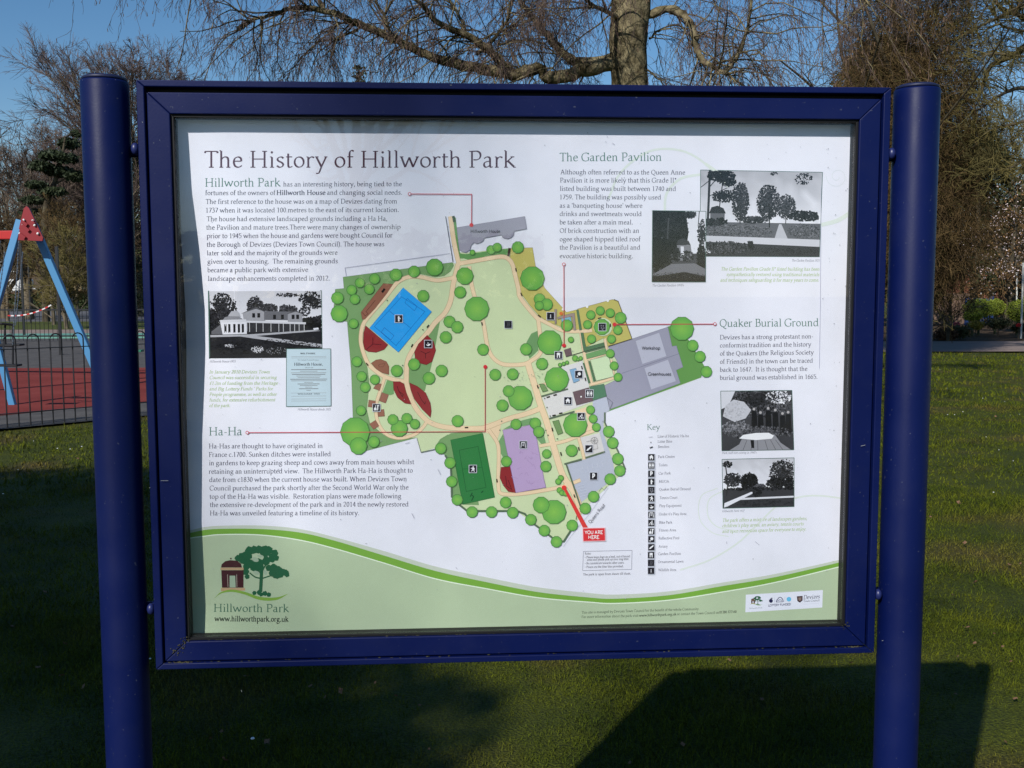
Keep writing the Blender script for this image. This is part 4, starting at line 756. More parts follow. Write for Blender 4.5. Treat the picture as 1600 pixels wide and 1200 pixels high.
B.poly([(.62, .79), (.655, .62), (.675, .62), (.73, .79)], 164); B.poly([(.0, .76), (1, .80), (1, .885), (.0, .83)], 176); B.poly([(0, .83), (1, .885), (1, 1), (0, 1)], 56); B.blob(.2, .9, .22, .07, 320, 56, 36, .012); B.blob(.42, .87, .02, .05, 30, 30); B.blob(.04, .95, .05, .03, 12, 190, 20, .008); B.blob(.7, .94, .3, .04, 200, 48, 16, .014, 1)
B.done()
Cc = Pic([(1020, 329.4), (1102.6, 330.6), (1102, 440), (1019.2, 440)], 80)
Cc.grid(0, 0, 1, .7, 190, 200); Cc.poly([(0, 0), (.62, 0), (.68, .3), (.62, .62), (.0, .6)], 24); Cc.poly([(0, .6), (1, .6), (1, 1), (0, 1)], 70); Cc.blob(.33, .25, .33, .3, 500, 28, 22, .03); Cc.blob(.7, .05, .12, .05, 60, 40, 16, .03); Cc.blob(.93, .32, .08, .2, 120, 40, 24, .025); Cc.line([(.88, .0), (.86, .2), (.9, .5)], 1.2, 50); Cc.line([(.3, .1), (.28, .4)], 2.4, 60)
Cc.poly([(.45, .47), (.48, .41), (.57, .385), (.68, .42), (.72, .48)], 60); Cc.poly([(.46, .48), (.72, .48), (.76, .70), (.50, .70)], 118); Cc.poly([(.53, .50), (.59, .50), (.6, .63), (.54, .63)], 190); Cc.blob(.66, .64, .12, .08, 80, 50, 24, .025); Cc.blob(.16, .65, .2, .27, 460, 26, 12, .028); Cc.blob(.93, .66, .1, .18, 220, 30, 16, .028); Cc.blob(.45, .62, .08, .1, 80, 36, 16, .025)
Cc.poly([(.36, .75), (.8, .74), (1, .82), (1, .92), (.6, .86), (.1, .93), (0, .9)], 108); Cc.poly([(0, .93), (.6, .87), (1, .93), (1, 1), (0, 1)], 34); Cc.blob(.5, .92, .5, .05, 160, 44, 24, .02, 1); Cc.done()
Dd = Pic([(1126.5, 611.6), (1237, 610.4), (1240, 702.4), (1128.4, 704)], 12)
Dd.grid(0, 0, 1, 1, 70, 60); Dd.blob(.5, .2, .5, .25, 500, 66, 44, .02); Dd.poly([(0, 0), (.2, 0), (.1, .25), (0, .3)], 186); Dd.blob(.8, .1, .2, .12, 60, 190, 20, .022); Dd.blob(.5, .15, .3, .2, 180, 40, 20, .02)
Dd.poly([(.02, .42), (.06, .24), (.18, .14), (.32, .18), (.42, .32), (.34, .46), (.18, .52)], 172); Dd.blob(.2, .33, .16, .14, 60, 164, 16, .02)
for x, h in ((.46, .28), (.55, .34), (.66, .27), (.76, .30), (.86, .36), (.94, .34)): Dd.poly([(x-.035, h+.06), (x+.035, h+.06), (x+.045, h+.38), (x-.045, h+.38)], 34); Dd.p.disc(*Dd.m([(x, h+.025)])[0], 2.2, (168, 164, 166), n=8)
Dd.blob(.5, .7, .5, .1, 240, 70, 40, .02); Dd.blob(.2, .6, .2, .1, 120, 100, 40, .02)
Dd.poly([(.10, 1), (.24, .90), (.30, .76), (.74, .74), (.82, .88), (.96, 1)], 128); Dd.poly([(.24, .80), (.30, .74), (.48, .71), (.66, .71), (.73, .76), (.70, .81), (.48, .83)], 226)
for x in (.35, .43, .5, .6, .68, .75): Dd.line([(x, .83), (x+(x-.5)*.4, 1)], .7, 76)
Dd.poly([(.40, .83), (.45, .83), (.45, .97), (.41, .96)], 36); Dd.done()
E_ = Pic([(1128.6, 718.2), (1240.4, 715.8), (1240.4, 791.2), (1130, 793.8)], 12)
E_.grid(0, 0, 1, .7, 170, 206, 3); E_.poly([(0, .62), (1, .6), (1, 1), (0, 1)], 58); E_.blob(.37, .46, .12, .16, 460, 32, 14, .018); E_.blob(.14, .42, .12, .14, 160, 44, 24, .02); E_.blob(.84, .3, .18, .26, 420, 44, 26, .018); E_.blob(.75, .5, .13, .1, 200, 34, 18, .02); E_.blob(.95, .52, .08, .12, 120, 34, 18, .02); E_.line([(.04, .05), (.07, .5), (.05, .75)], 1.8, 40); E_.blob(.06, .1, .08, .06, 50, 40, 16, .02); E_.line([(.14, .4), (.16, .62)], 1.2, 40); E_.line([(.84, .3), (.8, .62)], 1.6, 40); E_.blob(.52, .57, .08, .05, 90, 70, 30, .018); E_.blob(.5, .62, .5, .03, 160, 40, 20, .02)
E_.poly([(.02, .90), (.40, .68), (.45, .69), (.30, .80), (.06, .97), (.01, .99)], 196); E_.poly([(.28, .80), (1, .78), (1, .815), (.25, .84)], 186); E_.blob(.48, .7, .06, .08, 90, 40, 20, .02); E_.blob(.6, .92, .4, .06, 120, 52, 10, .03, 1); E_.done()
# stains, scratches and mould specks on the sheet
st_ = Print(LT+6)
for zz, L in ((14, ((310, 5, 3, .3), (320, -30, 3, 1), (350, 12, 5, .5), (1420, 33, 1.5, 1), (1230, 20, 1, 0))), (15, ((830, 905, 9, .7), (625, 905, 4, 1.5))), (17, ((1480, 192, 7, -.3), (1525, 675, 9, 1.1))), (9, ((20, 165, 10, 1.1), (160, 930, 4, .9)))):
    for x, y, L_, an in L:
        c = q(zz, (x, y))[0]; st_.line([c, c+np.array([math.cos(an), math.sin(an)])*L_], .6, (150, 150, 166), keep=True)
for i in range(230):
    x = random.uniform(285, 1330); y = random.uniform(195, 985)
    if random.random() < .35: x = random.uniform(1290, 1335)
    st_.disc(x, y, random.choice((.35, .45, .6, .8)), (150, 150, 160), n=6, keep=True)
for i in range(40): st_.disc(random.gauss(820, 30), random.gauss(588, 8), random.uniform(.3, .9), (146, 160, 130), n=6, keep=True)
st_.line([(1283, 290), (1281.5, 480), (1280, 575)], .45, (186, 186, 206), keep=True)
tag(st_.build('poster_blemishes', M_print, poster), kind='stuff')
# ================================================================== THE PARK
def grass_mat(name, a, b, c, scale=.6):
    m = bpy.data.materials.new(name); m.use_nodes = True; t = m.node_tree; bs = t.nodes['Principled BSDF']; bs.inputs['Roughness'].default_value = .75; bs.inputs['Specular IOR Level'].default_value = .2
    g = t.nodes.new('ShaderNodeNewGeometry')
    def noise(s, d=5, lo=.35, hi=.65):
        n = t.nodes.new('ShaderNodeTexNoise'); n.inputs['Scale'].default_value = s; n.inputs['Detail'].default_value = d; t.links.new(g.outputs['Position'], n.inputs['Vector'])
        r = t.nodes.new('ShaderNodeMapRange'); r.inputs[1].default_value = lo; r.inputs[2].default_value = hi; t.links.new(n.outputs['Fac'], r.inputs[0]); return r.outputs[0]
    m1 = t.nodes.new('ShaderNodeMix'); m1.data_type = 'RGBA'; m1.inputs[6].default_value = (*a, 1); m1.inputs[7].default_value = (*b, 1); t.links.new(noise(scale*6), m1.inputs[0])
    m2 = t.nodes.new('ShaderNodeMix'); m2.data_type = 'RGBA'; m2.inputs[7].default_value = (*c, 1); t.links.new(m1.outputs[2], m2.inputs[6]); t.links.new(noise(scale*1.7, 6, .52, .72), m2.inputs[0])
    m3 = t.nodes.new('ShaderNodeMix'); m3.data_type = 'RGBA'; m3.blend_type = 'MULTIPLY'; m3.inputs[0].default_value = 1; t.links.new(m2.outputs[2], m3.inputs[6])
    r3 = t.nodes.new('ShaderNodeMapRange'); r3.inputs[1].default_value = .3; r3.inputs[2].default_value = .7; r3.inputs[3].default_value = .45; r3.inputs[4].default_value = 1.45
    n3 = t.nodes.new('ShaderNodeTexNoise'); n3.inputs['Scale'].default_value = 90; n3.inputs['Detail'].default_value = 3; t.links.new(g.outputs['Position'], n3.inputs['Vector'])
    t.links.new(n3.outputs['Fac'], r3.inputs[0]); t.links.new(r3.outputs[0], m3.inputs[7]); t.links.new(m3.outputs[2], bs.inputs['Base Color'])
    bp = t.nodes.new('ShaderNodeBump'); bp.inputs['Strength'].default_value = .8; bp.inputs['Distance'].default_value = .03; t.links.new(n3.outputs['Fac'], bp.inputs['Height']); t.links.new(bp.outputs[0], bs.inputs['Normal'])
    return m
M_lawn = grass_mat('lawn_turf', (.044, .056, .003), (.070, .080, .004), (.088, .068, .018))
M_blade = grass_mat('grass_blades', (.056, .080, .003), (.118, .134, .004), (.145, .115, .022))
M_tarmac = mat('tarmac', (.075, .070, .068), .9, .2, noise=(.105, .098, .092), scale=3, bump=.5, bscale=90)
M_road = mat('road_asphalt', (.10, .10, .11), .9, .2, noise=(.13, .13, .14), scale=.5)
M_rubber = mat('red_rubber_crumb', (.175, .030, .024), .9, .15, noise=(.215, .042, .034), scale=1.2, bump=.4, bscale=70)
M_pink = mat('pink_gravel', (.22, .17, .15), .95, .1, noise=(.27, .21, .18), scale=2)
M_teal = mat('turquoise_paint', (.13, .30, .24), .8, .2)
M_bare = mat('bare_earth', (.075, .058, .040), .95, .1, noise=(.10, .08, .055), scale=8, bump=.5, bscale=60)
gN = MB(); n_ = 60; xs = np.concatenate([np.linspace(-600, -30, 8), np.linspace(-26, 26, 54), np.linspace(30, 600, 8)]); ys = np.concatenate([np.linspace(-300, -12, 6), np.linspace(-8, 30, 60), np.linspace(34, 1500, 20)])
X_, Y_ = np.meshgrid(xs, ys, indexing='ij')
def hill(x, y): return .012*np.sin(x*1.3+.5)*np.cos(y*1.1)+.008*np.sin(x*3.1+y*2.3)-.02
Zg = np.where((np.abs(X_) < 27) & (Y_ > -9) & (Y_ < 31), hill(X_, Y_), -.02)
I_ = np.arange(X_.size).reshape(X_.shape)
tag(MB().add(np.stack([X_, Y_, Zg], -1).reshape(-1, 3), np.stack([I_[:-1, :-1], I_[1:, :-1], I_[1:, 1:], I_[:-1, 1:]], -1).reshape(-1, 4)).build('lawn', M_lawn, smooth=True), kind='structure')
def sheet(name, pts, z, m, px=True):
    P = [ground(a, b, z) for a, b in pts] if px else [np.array([a, b, z]) for a, b in pts]
    P = np.array(P)[:, :3]; return tag(MB().add(P, [np.arange(len(P))]).build(name, m), kind='structure')
def line_at(pxa, pya, pxb, pyb, k):              # extend a ground line seen from a to b
    A = ground(pxa, pya)[:2]; B = ground(pxb, pyb)[:2]; return A+(B-A)*k
F0 = ground(0, 672)[:2]; F1 = ground(215, 652)[:2]; FD = (F1-F0)/np.linalg.norm(F1-F0)
fa = F0-FD*6; fb = F1+FD*9
sheet('playground_tarmac', [tuple(fa), tuple(fb), (-1, 45), (-60, 45), (-60, 6)], .012, M_tarmac, False)
ra, rb_ = ground(0, 651)[:2], ground(140, 637.5)[:2]; rd = (rb_-ra)/np.linalg.norm(rb_-ra)
sheet('rubber_surface', [tuple(ra-rd*5), tuple(rb_+rd*5), (-3.2, 20.9), (-18, 21.4)], .017, M_rubber, False)
sheet('turquoise_surface', [(-70, 36.5), (-6, 36.5), (-6, 40.6), (-70, 40.6)], .017, M_teal, False)
sheet('pink_path', [(-70, 40.6), (-6, 40.6), (-6, 45), (-70, 45)], .017, M_pink, False)
sheet('grass_verge', [(-90, 45), (0, 45), (0, 58), (-90, 58)], .021, grass_mat('verge_turf', (.075, .095, .02), (.10, .12, .03), (.11, .10, .05)), False)
sheet('road', [(-200, 58), (5, 58), (5, 92), (-200, 92)], .012, M_road, False)
tag(MB().box(-60, -5, 36.0, 36.5, -.05, .12).build('turquoise_kerb', M_teal), 'long low turquoise painted kerb beyond the playground tarmac', 'kerb')
sheet('garden_path', [(8, 25.6), (45, 23.5), (45, 28.6), (8, 31.5)], .012, M_pink, False)
sheet('planting_bed', [(6, 31.6), (45, 28.7), (50, 60), (4, 60)], .012, mat('bed_soil', (.045, .030, .020), .95, .1, noise=(.09, .06, .035), scale=3, bump=.6, bscale=20), False)
# ------------------------------------------------------------------ grass
def blades(x, y, h, w, lean):
    n = len(x); a = RS.rand(n)*6.283; b = RS.rand(n)*6.283; z0 = hill(x, y)-.003
    B = np.stack([x, y, z0], 1); s = np.stack([np.cos(a), np.sin(a), 0*a], 1)*w[:, None]/2; l = np.stack([np.cos(b)*lean*h, np.sin(b)*lean*h, h*np.sqrt(1-np.minimum(lean, .95)**2)], 1)
    m = B+l*.55+np.array([0, 0, 1])*h[:, None]*.08; V = np.stack([B-s, B+s, m+s*.7, m-s*.7, B+l], 1).reshape(-1, 3); i = np.arange(n)[:, None]*5
    return V, i+np.array([[0, 1, 2, 3]]), i+np.array([[3, 2, 4]])
def scatter(n, d0, d1):                           # even density over the wedge of ground in view
    d = np.sqrt(RS.rand(n)*(d1**2-d0**2)+d0**2); t = np.radians(RS.uniform(-32, 34, n)); x = CAM[0]+d*np.sin(t+YAW); y = CAM[1]+d*np.cos(t+YAW)
    ok = ~(((y-F0[1])*FD[0]-(x-F0[0])*FD[1] > -.12) & (x < 1.5) & (y > 5)); return x[ok], y[ok]
gm = MB()
for n, d0, d1, hh, ww in ((120000, 3.0, 5.6, .030, .0034), (90000, 5.6, 9.5, .036, .0055), (60000, 9.5, 17, .045, .011), (36000, 17, 30, .05, .026)):
    x, y = scatter(n, d0, d1); k = .65+.8*np.clip(np.sin(x*2.1+np.sin(y*1.7)*2)*np.cos(y*2.6+x)+.3, 0, 1); h = hh*k*RS.uniform(.5, 1.5, len(x)); w = ww*RS.uniform(.6, 1.3, len(x))
    V, Fq, Ft = blades(x, y, h, w, RS.uniform(.2, .9, len(x))); o = gm.n; gm.v.append(V); gm.f.append(Fq+o); gm.f.append(Ft+o); gm.n += len(V)
tag(gm.build('lawn_grass', M_blade), 'short uneven mown grass covering the lawn round the board', 'grass', kind='stuff')
# fallen leaves and daisies
M_leaf = mat('dead_leaf', (.13, .065, .035), .8, .2, noise=(.20, .12, .07), scale=12); M_daisy = mat('daisy_petals', (.75, .75, .72), .7, .2)
lp = bpy.data.meshes.new('fallen_leaf'); a = np.linspace(0, 2*math.pi, 9)[:-1]
lv = [(math.cos(t)*(1 if i % 2 else .62)*.5, math.sin(t)*(1 if i % 2 else .62)*.36, .10*math.cos(2*t)+.02*i) for i, t in enumerate(a)]+[(0, 0, 0)]
lp.from_pydata(lv, [], [(i, (i+1) % 8, 8) for i in range(8)]); lp.materials.append(M_leaf)
LP = [(1508, 987, 13), (1490, 934, 8), (1523, 912, 10), (1523, 1012, 9), (1566, 1018, 7), (1580, 1040, 7), (1587, 1094, 11), (1571, 1162, 8), (1553, 998, 6), (1498, 786, 8), (1507, 851, 7), (1556, 651, 5), (1543, 635, 4), (1577, 886, 6), (1594, 885, 5), (1453, 805, 6), (384, 1064, 9), (532, 1083, 12), (580, 1085, 8), (620, 1088, 9), (657, 1102, 8), (586, 1068, 7), (508, 1093, 6), (417, 1168, 14), (352, 1195, 12), (670, 1173, 7), (330, 1163, 8), (346, 1152, 7), (97, 1064, 11), (130, 1083, 12), (60, 1050, 9), (30, 1042, 8), (102, 1014, 8), (70, 930, 7), (45, 740, 8), (120, 717, 8), (75, 643, 5), (985, 1192, 9), (1067, 1165, 9), (1190, 1095, 8), (1495, 1085, 8), (1330, 1034, 7), (250, 1055, 8), (485, 1076, 8), (1496, 1030, 7), (20, 985, 8), (110, 876, 6), (1140, 1030, 7), (205, 1060, 7)]
leaf0 = None
for i, (x, y, s) in enumerate(LP):
    o = bpy.data.objects.new('fallen_leaf', lp); COL.objects.link(o); g = ground(x, y); o.location = (g[0], g[1], hill(g[0], g[1])+.030)
    k = s/FPX*np.linalg.norm(g-CAM)*1.1; o.scale = (k, k, k); o.rotation_euler = (random.uniform(-.7, .7), random.uniform(-.7, .7), random.uniform(0, 6.28))
    where = 'left of the left blue post' if x < 200 else ('right of the right blue post' if x > 1430 else ('below the left half of the board' if x < 720 else 'in the board shadow below the frame'))
    tag(o, ('large ' if s > 9 else 'small ')+'dead leaf '+where+(', close to camera' if y > 1040 else ', farther back'), 'leaf', 'dead leaves scattered on the lawn')
dm_ = MB(); 
for i in range(170):
    x, y = scatter(1, 4, 24)
    if not len(x): continue
    r = .008*random.uniform(.5, 1.2); dm_.ball((x[0], y[0], hill(x[0], y[0])+.035), (r, r, r*.4), 6, 3)
for x, y in ((128, 702), (110, 706), (90, 705), (5, 777), (395, 1166)): g = ground(x, y); dm_.ball((g[0], g[1], .030), (.008, .008, .004), 7, 4)
tag(dm_.build('daisies', M_daisy), 'tiny white daisies dotted over the mown lawn', 'flowers', kind='stuff')
# ------------------------------------------------------------------ bow-top fence round the playground
M_iron = mat('black_railing_paint', (.012, .012, .014), .45, .4)
fence = empty('bow_top_fence', (F0[0], F0[1], 0), 'black bow topped metal railing between the lawn and the playground', 'railing')
def fp(s, z): return (FD[0]*s, FD[1]*s, z)
Lf = np.linalg.norm(F1-F0); pitch_ = .2755; hoop = None; leg = None
def copy_of(o, parent, loc=(0, 0, 0), rz=0):
    c = o.copy(); COL.objects.link(c); c.parent = parent; c.location = loc; c.rotation_euler = (0, 0, rz); return c
s_ = -2.6; hoops = []; proto = None
hr = pitch_/4
while s_ < 10.0:
    if proto is None:
        arc = [(-hr*FD[0], -hr*FD[1], .02)]+[(-hr*FD[0]*math.cos(t), -hr*FD[1]*math.cos(t), 1.075+hr*math.sin(t)) for t in np.linspace(0, math.pi, 9)]+[(hr*FD[0], hr*FD[1], .02)]
        proto = MB().tube(arc, .0088, 6).build('hoop_bar', M_iron, fence, smooth=True); proto.location = fp(s_, 0)
    else: copy_of(proto, fence, fp(s_, 0))
    s_ += pitch_
for z in (.97, .19): MB().bar(fp(-3, z), fp(10.1, z), .036, .010).build('rail', M_iron, fence)
for s in (-2.74, -.05, 2.62, 5.3, 8.0): MB().bar(fp(s, -.05), fp(s, 1.02), .03).build('fence_post', M_iron, fence)
# far railing
far = empty('far_railing', (-42, 33.5, 0), 'distant black vertical bar railing beyond the swings', 'railing')
bm0 = MB().tube([(0, 0, .05), (0, 0, 1.18)], .009, 4).build('bar', M_iron, far); 
for i in range(1, 240): copy_of(bm0, far, (i*.14, 0, 0))
for z in (1.08, .2): MB().bar((0, 0, z), (34, 0, z), .03, .05).build('rail', M_iron, far)
# tall ball-court posts
for i, (x, yt, d, w) in enumerate(((37, 380, 38, .07), (93, 385, 26, .07), (48, 395, 55, .07), (114, 400, 50, .07))):
    c = at(x, 500, d); h = at(x, yt, d)[2]; e = empty('court_post', (c[0], c[1], 0), ('tall thin black post left of the blue swing leg', 'tall thin black post seen beside the right swing leg', 'thin black post behind the row of railings, second from left', 'short thin black post nearest the board post')[i], 'post', 'thin black posts round the ball court')
    MB().bar((0, 0, 0), (0, 0, h), w).build('shaft', M_iron, e); MB().box(-.06, .06, -.06, .06, 0, .02).build('base_plate', M_iron, e)
# ------------------------------------------------------------------ swing
M_sred = mat('red_swing_paint', (.42, .022, .020), .4, .4); M_dred = mat('dark_red_panel', (.24, .012, .018), .45, .4); M_sblue = mat('light_blue_swing_paint', (.065, .235, .44), .45, .4); M_seat = mat('black_seat_rubber', (.015, .015, .017), .7, .3); M_chain = mat('steel_chain', (.25, .25, .26), .4, .5, metal=.8)
SY = 16.2; apex = at(42, 345, SY); bl = at(-52, 600, SY); br = at(168, 625, SY-.1)
swing = empty('playground_swing', (apex[0], SY, 0), 'tall swing frame with light blue legs, red apex plate and red top beam', 'swing')
O_ = np.array([apex[0], SY, 0])
def rel(p): return np.array(p)-O_
ap = rel(apex); gl = rel(ground(-45, 612)); gr = rel(ground(162, 612))
ax_ = np.array([-1.0, .22, 0]); ax_ /= np.linalg.norm(ax_)
tl = rel(at(32, 344, SY-.35)); tr = rel(at(52, 350, SY))
nl = rel(at(-46, 600, SY-.6)); nl[2] = 0; nr = rel(at(163, 610, SY)); nr[2] = 0
MB().bar(tl+(tl-nl)*.0, nl, .115, .115).build('leg', M_sblue, swing, bevel=.01)
MB().bar(tr, nr, .115, .115).build('leg', M_sblue, swing, bevel=.01)
# red apex plate, thick, rounded top, with ribs and bolt caps
pts = [(25, 375), (37, 326), (41, 322), (45, 325), (67, 371), (66, 376.5)]
F_ = [rel(at(x, y, SY-.42)) for x, y in pts]; Bk = [p+np.array([0, .05, 0]) for p in F_]; n = len(pts)
MB().add(F_+Bk, [tuple(range(n))]).add(F_+Bk, [tuple(range(2*n-1, n-1, -1))]).add(F_+Bk, [(i, n+i, n+(i+1) % n, (i+1) % n) for i in range(n)]).build('apex_plate', M_dred, swing, bevel=.008)
for (x0, y0, x1, y1) in ((34, 345, 42, 352), (33, 350, 45, 361), (30, 365, 39, 372), (49, 345, 53, 350)): MB().bar(rel(at(x0, y0, SY-.45)), rel(at(x1, y1, SY-.45)), .02, .05).build('rib', M_dred, swing)
for x, y in ((37, 344), (35, 351), (51, 345), (54, 352), (31, 365), (59, 365)): MB().ball(rel(at(x, y, SY-.44)), (.022, .022, .022), 8, 5).build('bolt_cap', M_daisy, swing, smooth=True)
be = rel(at(30, 367, SY-.2)); b2 = be+ax_*6.0; MB().bar(be, b2, .12, .14).build('top_beam', M_sred, swing, bevel=.01)
q1 = b2+np.array([.1, -.2, 0]); 
MB().bar(b2, [b2[0]-.9, b2[1]+.2, 0], .115).build('leg', M_sblue, swing, bevel=.01); MB().bar(b2, [b2[0]+1.0, b2[1]-.4, 0], .115).build('leg', M_sblue, swing, bevel=.01)
# strut of the back leg that shows at the frame edge
la = rel(at(-6, 532, 13.6)); lb_ = rel(at(19, 606, 13.6)); lb_[2] = 0; MB().bar(la, lb_, .09).build('brace', M_sblue, swing, bevel=.008)
SO = O_+np.array([0, 0, 0])
for i, (x0, x1, yy, dd) in enumerate(((-12, 35, 539, 13.4), (-18, 31, 571, 12.9))):
    c = at((x0+x1)/2, yy, dd); e = empty('swing_seat', c, ('upper black cradle swing seat hanging on chains at left edge', 'lower black flat swing seat hanging at left edge')[i], 'swing seat', 'swing seats')
    w = (at(x1, yy, dd)-at(x0, yy, dd))[0]/2
    MB().box(-w, w, -.09, .09, -.012, .016).build('seat', M_seat, e, bevel=.008)
    if i == 0:
        for sx in (-1, .05, .55): MB().tube([(w*sx, -.08, 0), (w*sx*1.02, -.1, .16), (w*sx, -.06, .30)], .014, 6).build('cage_bar', M_seat, e)
        MB().tube([(-w, -.08, .30), (0, -.14, .31), (w*.62, -.05, .29)], .02, 6).build('cage_rail', M_seat, e)
    else: MB().tube([(-w*.5, 0, .28), (w*.6, 0, .27)], .02, 6).tube([(w*.55, 0, 0), (w*.62, 0, .28)], .014, 6).build('cage_rail', M_seat, e)
    for sx in (-.75, .6):
        cm = MB(); top = np.array([w*sx*.9+.02, .35, 1.75 if i else 1.35]); a0 = np.array([w*sx, 0, .28])
        for k in range(34):
            p = a0+(top-a0)*k/34; p2 = a0+(top-a0)*(k+.85)/34; cm.tube([p, p2], .009 if k % 2 else .006, 4)
        cm.build('chain', M_chain, e)
tm = MB(); P0 = at(12, 493, 17.5); P1 = at(80, 476.5, 17.5)
M_wt = mat('white_tape', (.7, .7, .7), .5, .2); M_rt = mat('red_tape', (.5, .03, .03), .5, .2); te = empty('barrier_tape', P0, 'red and white striped barrier tape sagging behind the swing', 'tape')
prev = None
for k in range(14):
    u0, u1 = k/14, (k+1)/14; f = lambda u: (P1-P0)*u+np.array([0, 0, -.16*u*(1-u)*1.6]); MB().bar(f(u0), f(u1), .004, .022).build('stripe', (M_rt, M_wt)[k % 2], te)
# green climbing post seen between post and frame, and little play table
c = at(212, 552, 20.0); e = empty('green_play_post', (c[0], c[1], 0), 'short green post with flat top seen between post and case', 'play equipment'); M_gp = mat('green_play_paint', (.02, .16, .09), .5, .3)
MB().tube([(0, 0, 0), (0, 0, .42)], .04, 8).build('shaft', M_gp, e); MB().box(-.14, .14, -.1, .1, .42, .46).build('top', M_gp, e, bevel=.005)
# ------------------------------------------------------------------ hedge, house and van beyond the road
def leaf_cloud(mb, c, r, n, sz, shell=.55, zsq=1.0):
    c = np.array(c, float); r = np.array(r, float); d = RS.randn(n, 3); d /= np.linalg.norm(d, axis=1, keepdims=True); k = (shell+(1-shell)*RS.rand(n)**.5)[:, None]
    P = c+d*r*k*(1+.12*RS.randn(n, 1)); P[:, 2] = np.maximum(P[:, 2], .02); leaf_cards(mb, P, sz)
def leaf_cards(mb, P, sz):
    n = len(P); a = RS.randn(n, 3); a /= np.linalg.norm(a, axis=1, keepdims=True); b = np.cross(a, RS.randn(n, 3)); b /= np.linalg.norm(b, axis=1, keepdims=True)
    s = (sz*RS.uniform(.5, 1.4, n))[:, None]; V = np.stack([P-a*s, P-b*s*.5, P+a*s, P+b*s*.5], 1).reshape(-1, 3); mb.add(V, np.arange(n*4).reshape(-1, 4))
def fol_mat(name, a, b, c=None, scale=.8):
    return mat(name, a, .65, .25, noise=b, scale=scale, detail=6, col3=c)
M_hedge = fol_mat('hedge_leaves', (.022, .035, .010), (.045, .060, .018)); M_twiggy = mat('russet_hedge', (.075, .040, .026), .9, .1, noise=(.12, .07, .04), scale=1.5)
hg = empty('clipped_hedge', (-45, 94, 0), 'long dark clipped hedge with brown top beyond the road', 'hedge')
h1 = MB(); n = 30000; P = np.stack([RS.uniform(-35, 36, n), RS.uniform(-.9, .9, n), RS.rand(n)**.7*1.55], 1); leaf_cards(h1, P, .16); h1.build('foliage', M_hedge, hg)
h2 = MB(); n = 8000; P = np.stack([RS.uniform(-35, 36, n), RS.uniform(-.9, .9, n), 1.5+RS.rand(n)*.35], 1); leaf_cards(h2, P, .13); h2.build('bare_top', M_twiggy, hg)
MB().box(-35, 36, -.5, .5, 0, 1.5).build('core', M_hedge, hg)
M_wall = mat('grey_brown_brick', (.095, .072, .055), .9, .1, noise=(.12, .09, .07), scale=.6); M_roof = mat('dark_slate', (.05, .045, .045), .8, .2, noise=(.07, .065, .06), scale=.5); M_wf = mat('white_window_frame', (.62, .62, .60), .5, .3); M_gl = mat('dark_window_glass', (.02, .025, .03), .08, .6); M_cream = mat('cream_render', (.55, .42, .24), .8, .1)
hs = empty('brick_house', (-62, 128, 0), 'grey brown brick house with white framed windows behind the hedge', 'house')
MB().box(-30, 16, 0, 9, 0, 6.4).build('wall', M_wall, hs)
MB().add([(-31, -.6, 6.4), (17, -.6, 6.4), (17, 9.6, 6.4), (-31, 9.6, 6.4), (-28, 4.5, 8.6), (14, 4.5, 8.6)], [(0, 1, 5, 4), (2, 3, 4, 5)]).add([(-31, -.6, 6.4), (-28, 4.5, 8.6), (-31, 9.6, 6.4)], [(0, 1, 2)]).add([(17, -.6, 6.4), (17, 9.6, 6.4), (14, 4.5, 8.6)], [(0, 1, 2)]).build('roof', M_roof, hs)
for x in (-22, -16, -10, -4.4, -1.6, 3.6, 8.0):
    for z in (1.1, 4.2):
        w = MB().box(x-1.05, x+1.05, -.09, -.02, z, z+1.5).build('window', M_wf, hs)
        MB().box(x-.92, x-.06, -.12, -.1, z+.12, z+1.38).build('pane', M_gl, w); MB().box(x+.06, x+.92, -.12, -.1, z+.12, z+1.38).build('pane', M_gl, w)
b3 = empty('cream_bungalow', (at(104, 440, 118)[0], 118, 0), 'small cream rendered building low behind the hedge', 'building'); MB().box(-2.2, 1.6, 0, 5, 0, 3.1).build('wall', M_cream, b3); MB().box(-2.5, 1.9, -.3, 5.3, 3.1, 3.35).build('roof', M_roof, b3)
vx = at(26, 441, 103); vn = empty('white_van', (vx[0], 103, 0), 'white van parked behind the hedge at the left edge', 'van')
MB().box(-1.6, .9, 0, 2.0, .4, 3.0).build('body', M_wf, vn, bevel=.15); MB().box(.9, 2.0, .05, 1.95, .4, 2.1).build('cab', M_wf, vn, bevel=.2); MB().box(1.0, 1.9, -.01, .04, 1.4, 2.0).build('cab_window', M_gl, vn)
for x in (-1.0, 1.2): MB().tube([(x, -.05, .36), (x, .2, .36)], .36, 14).build('wheel', M_seat, vn)
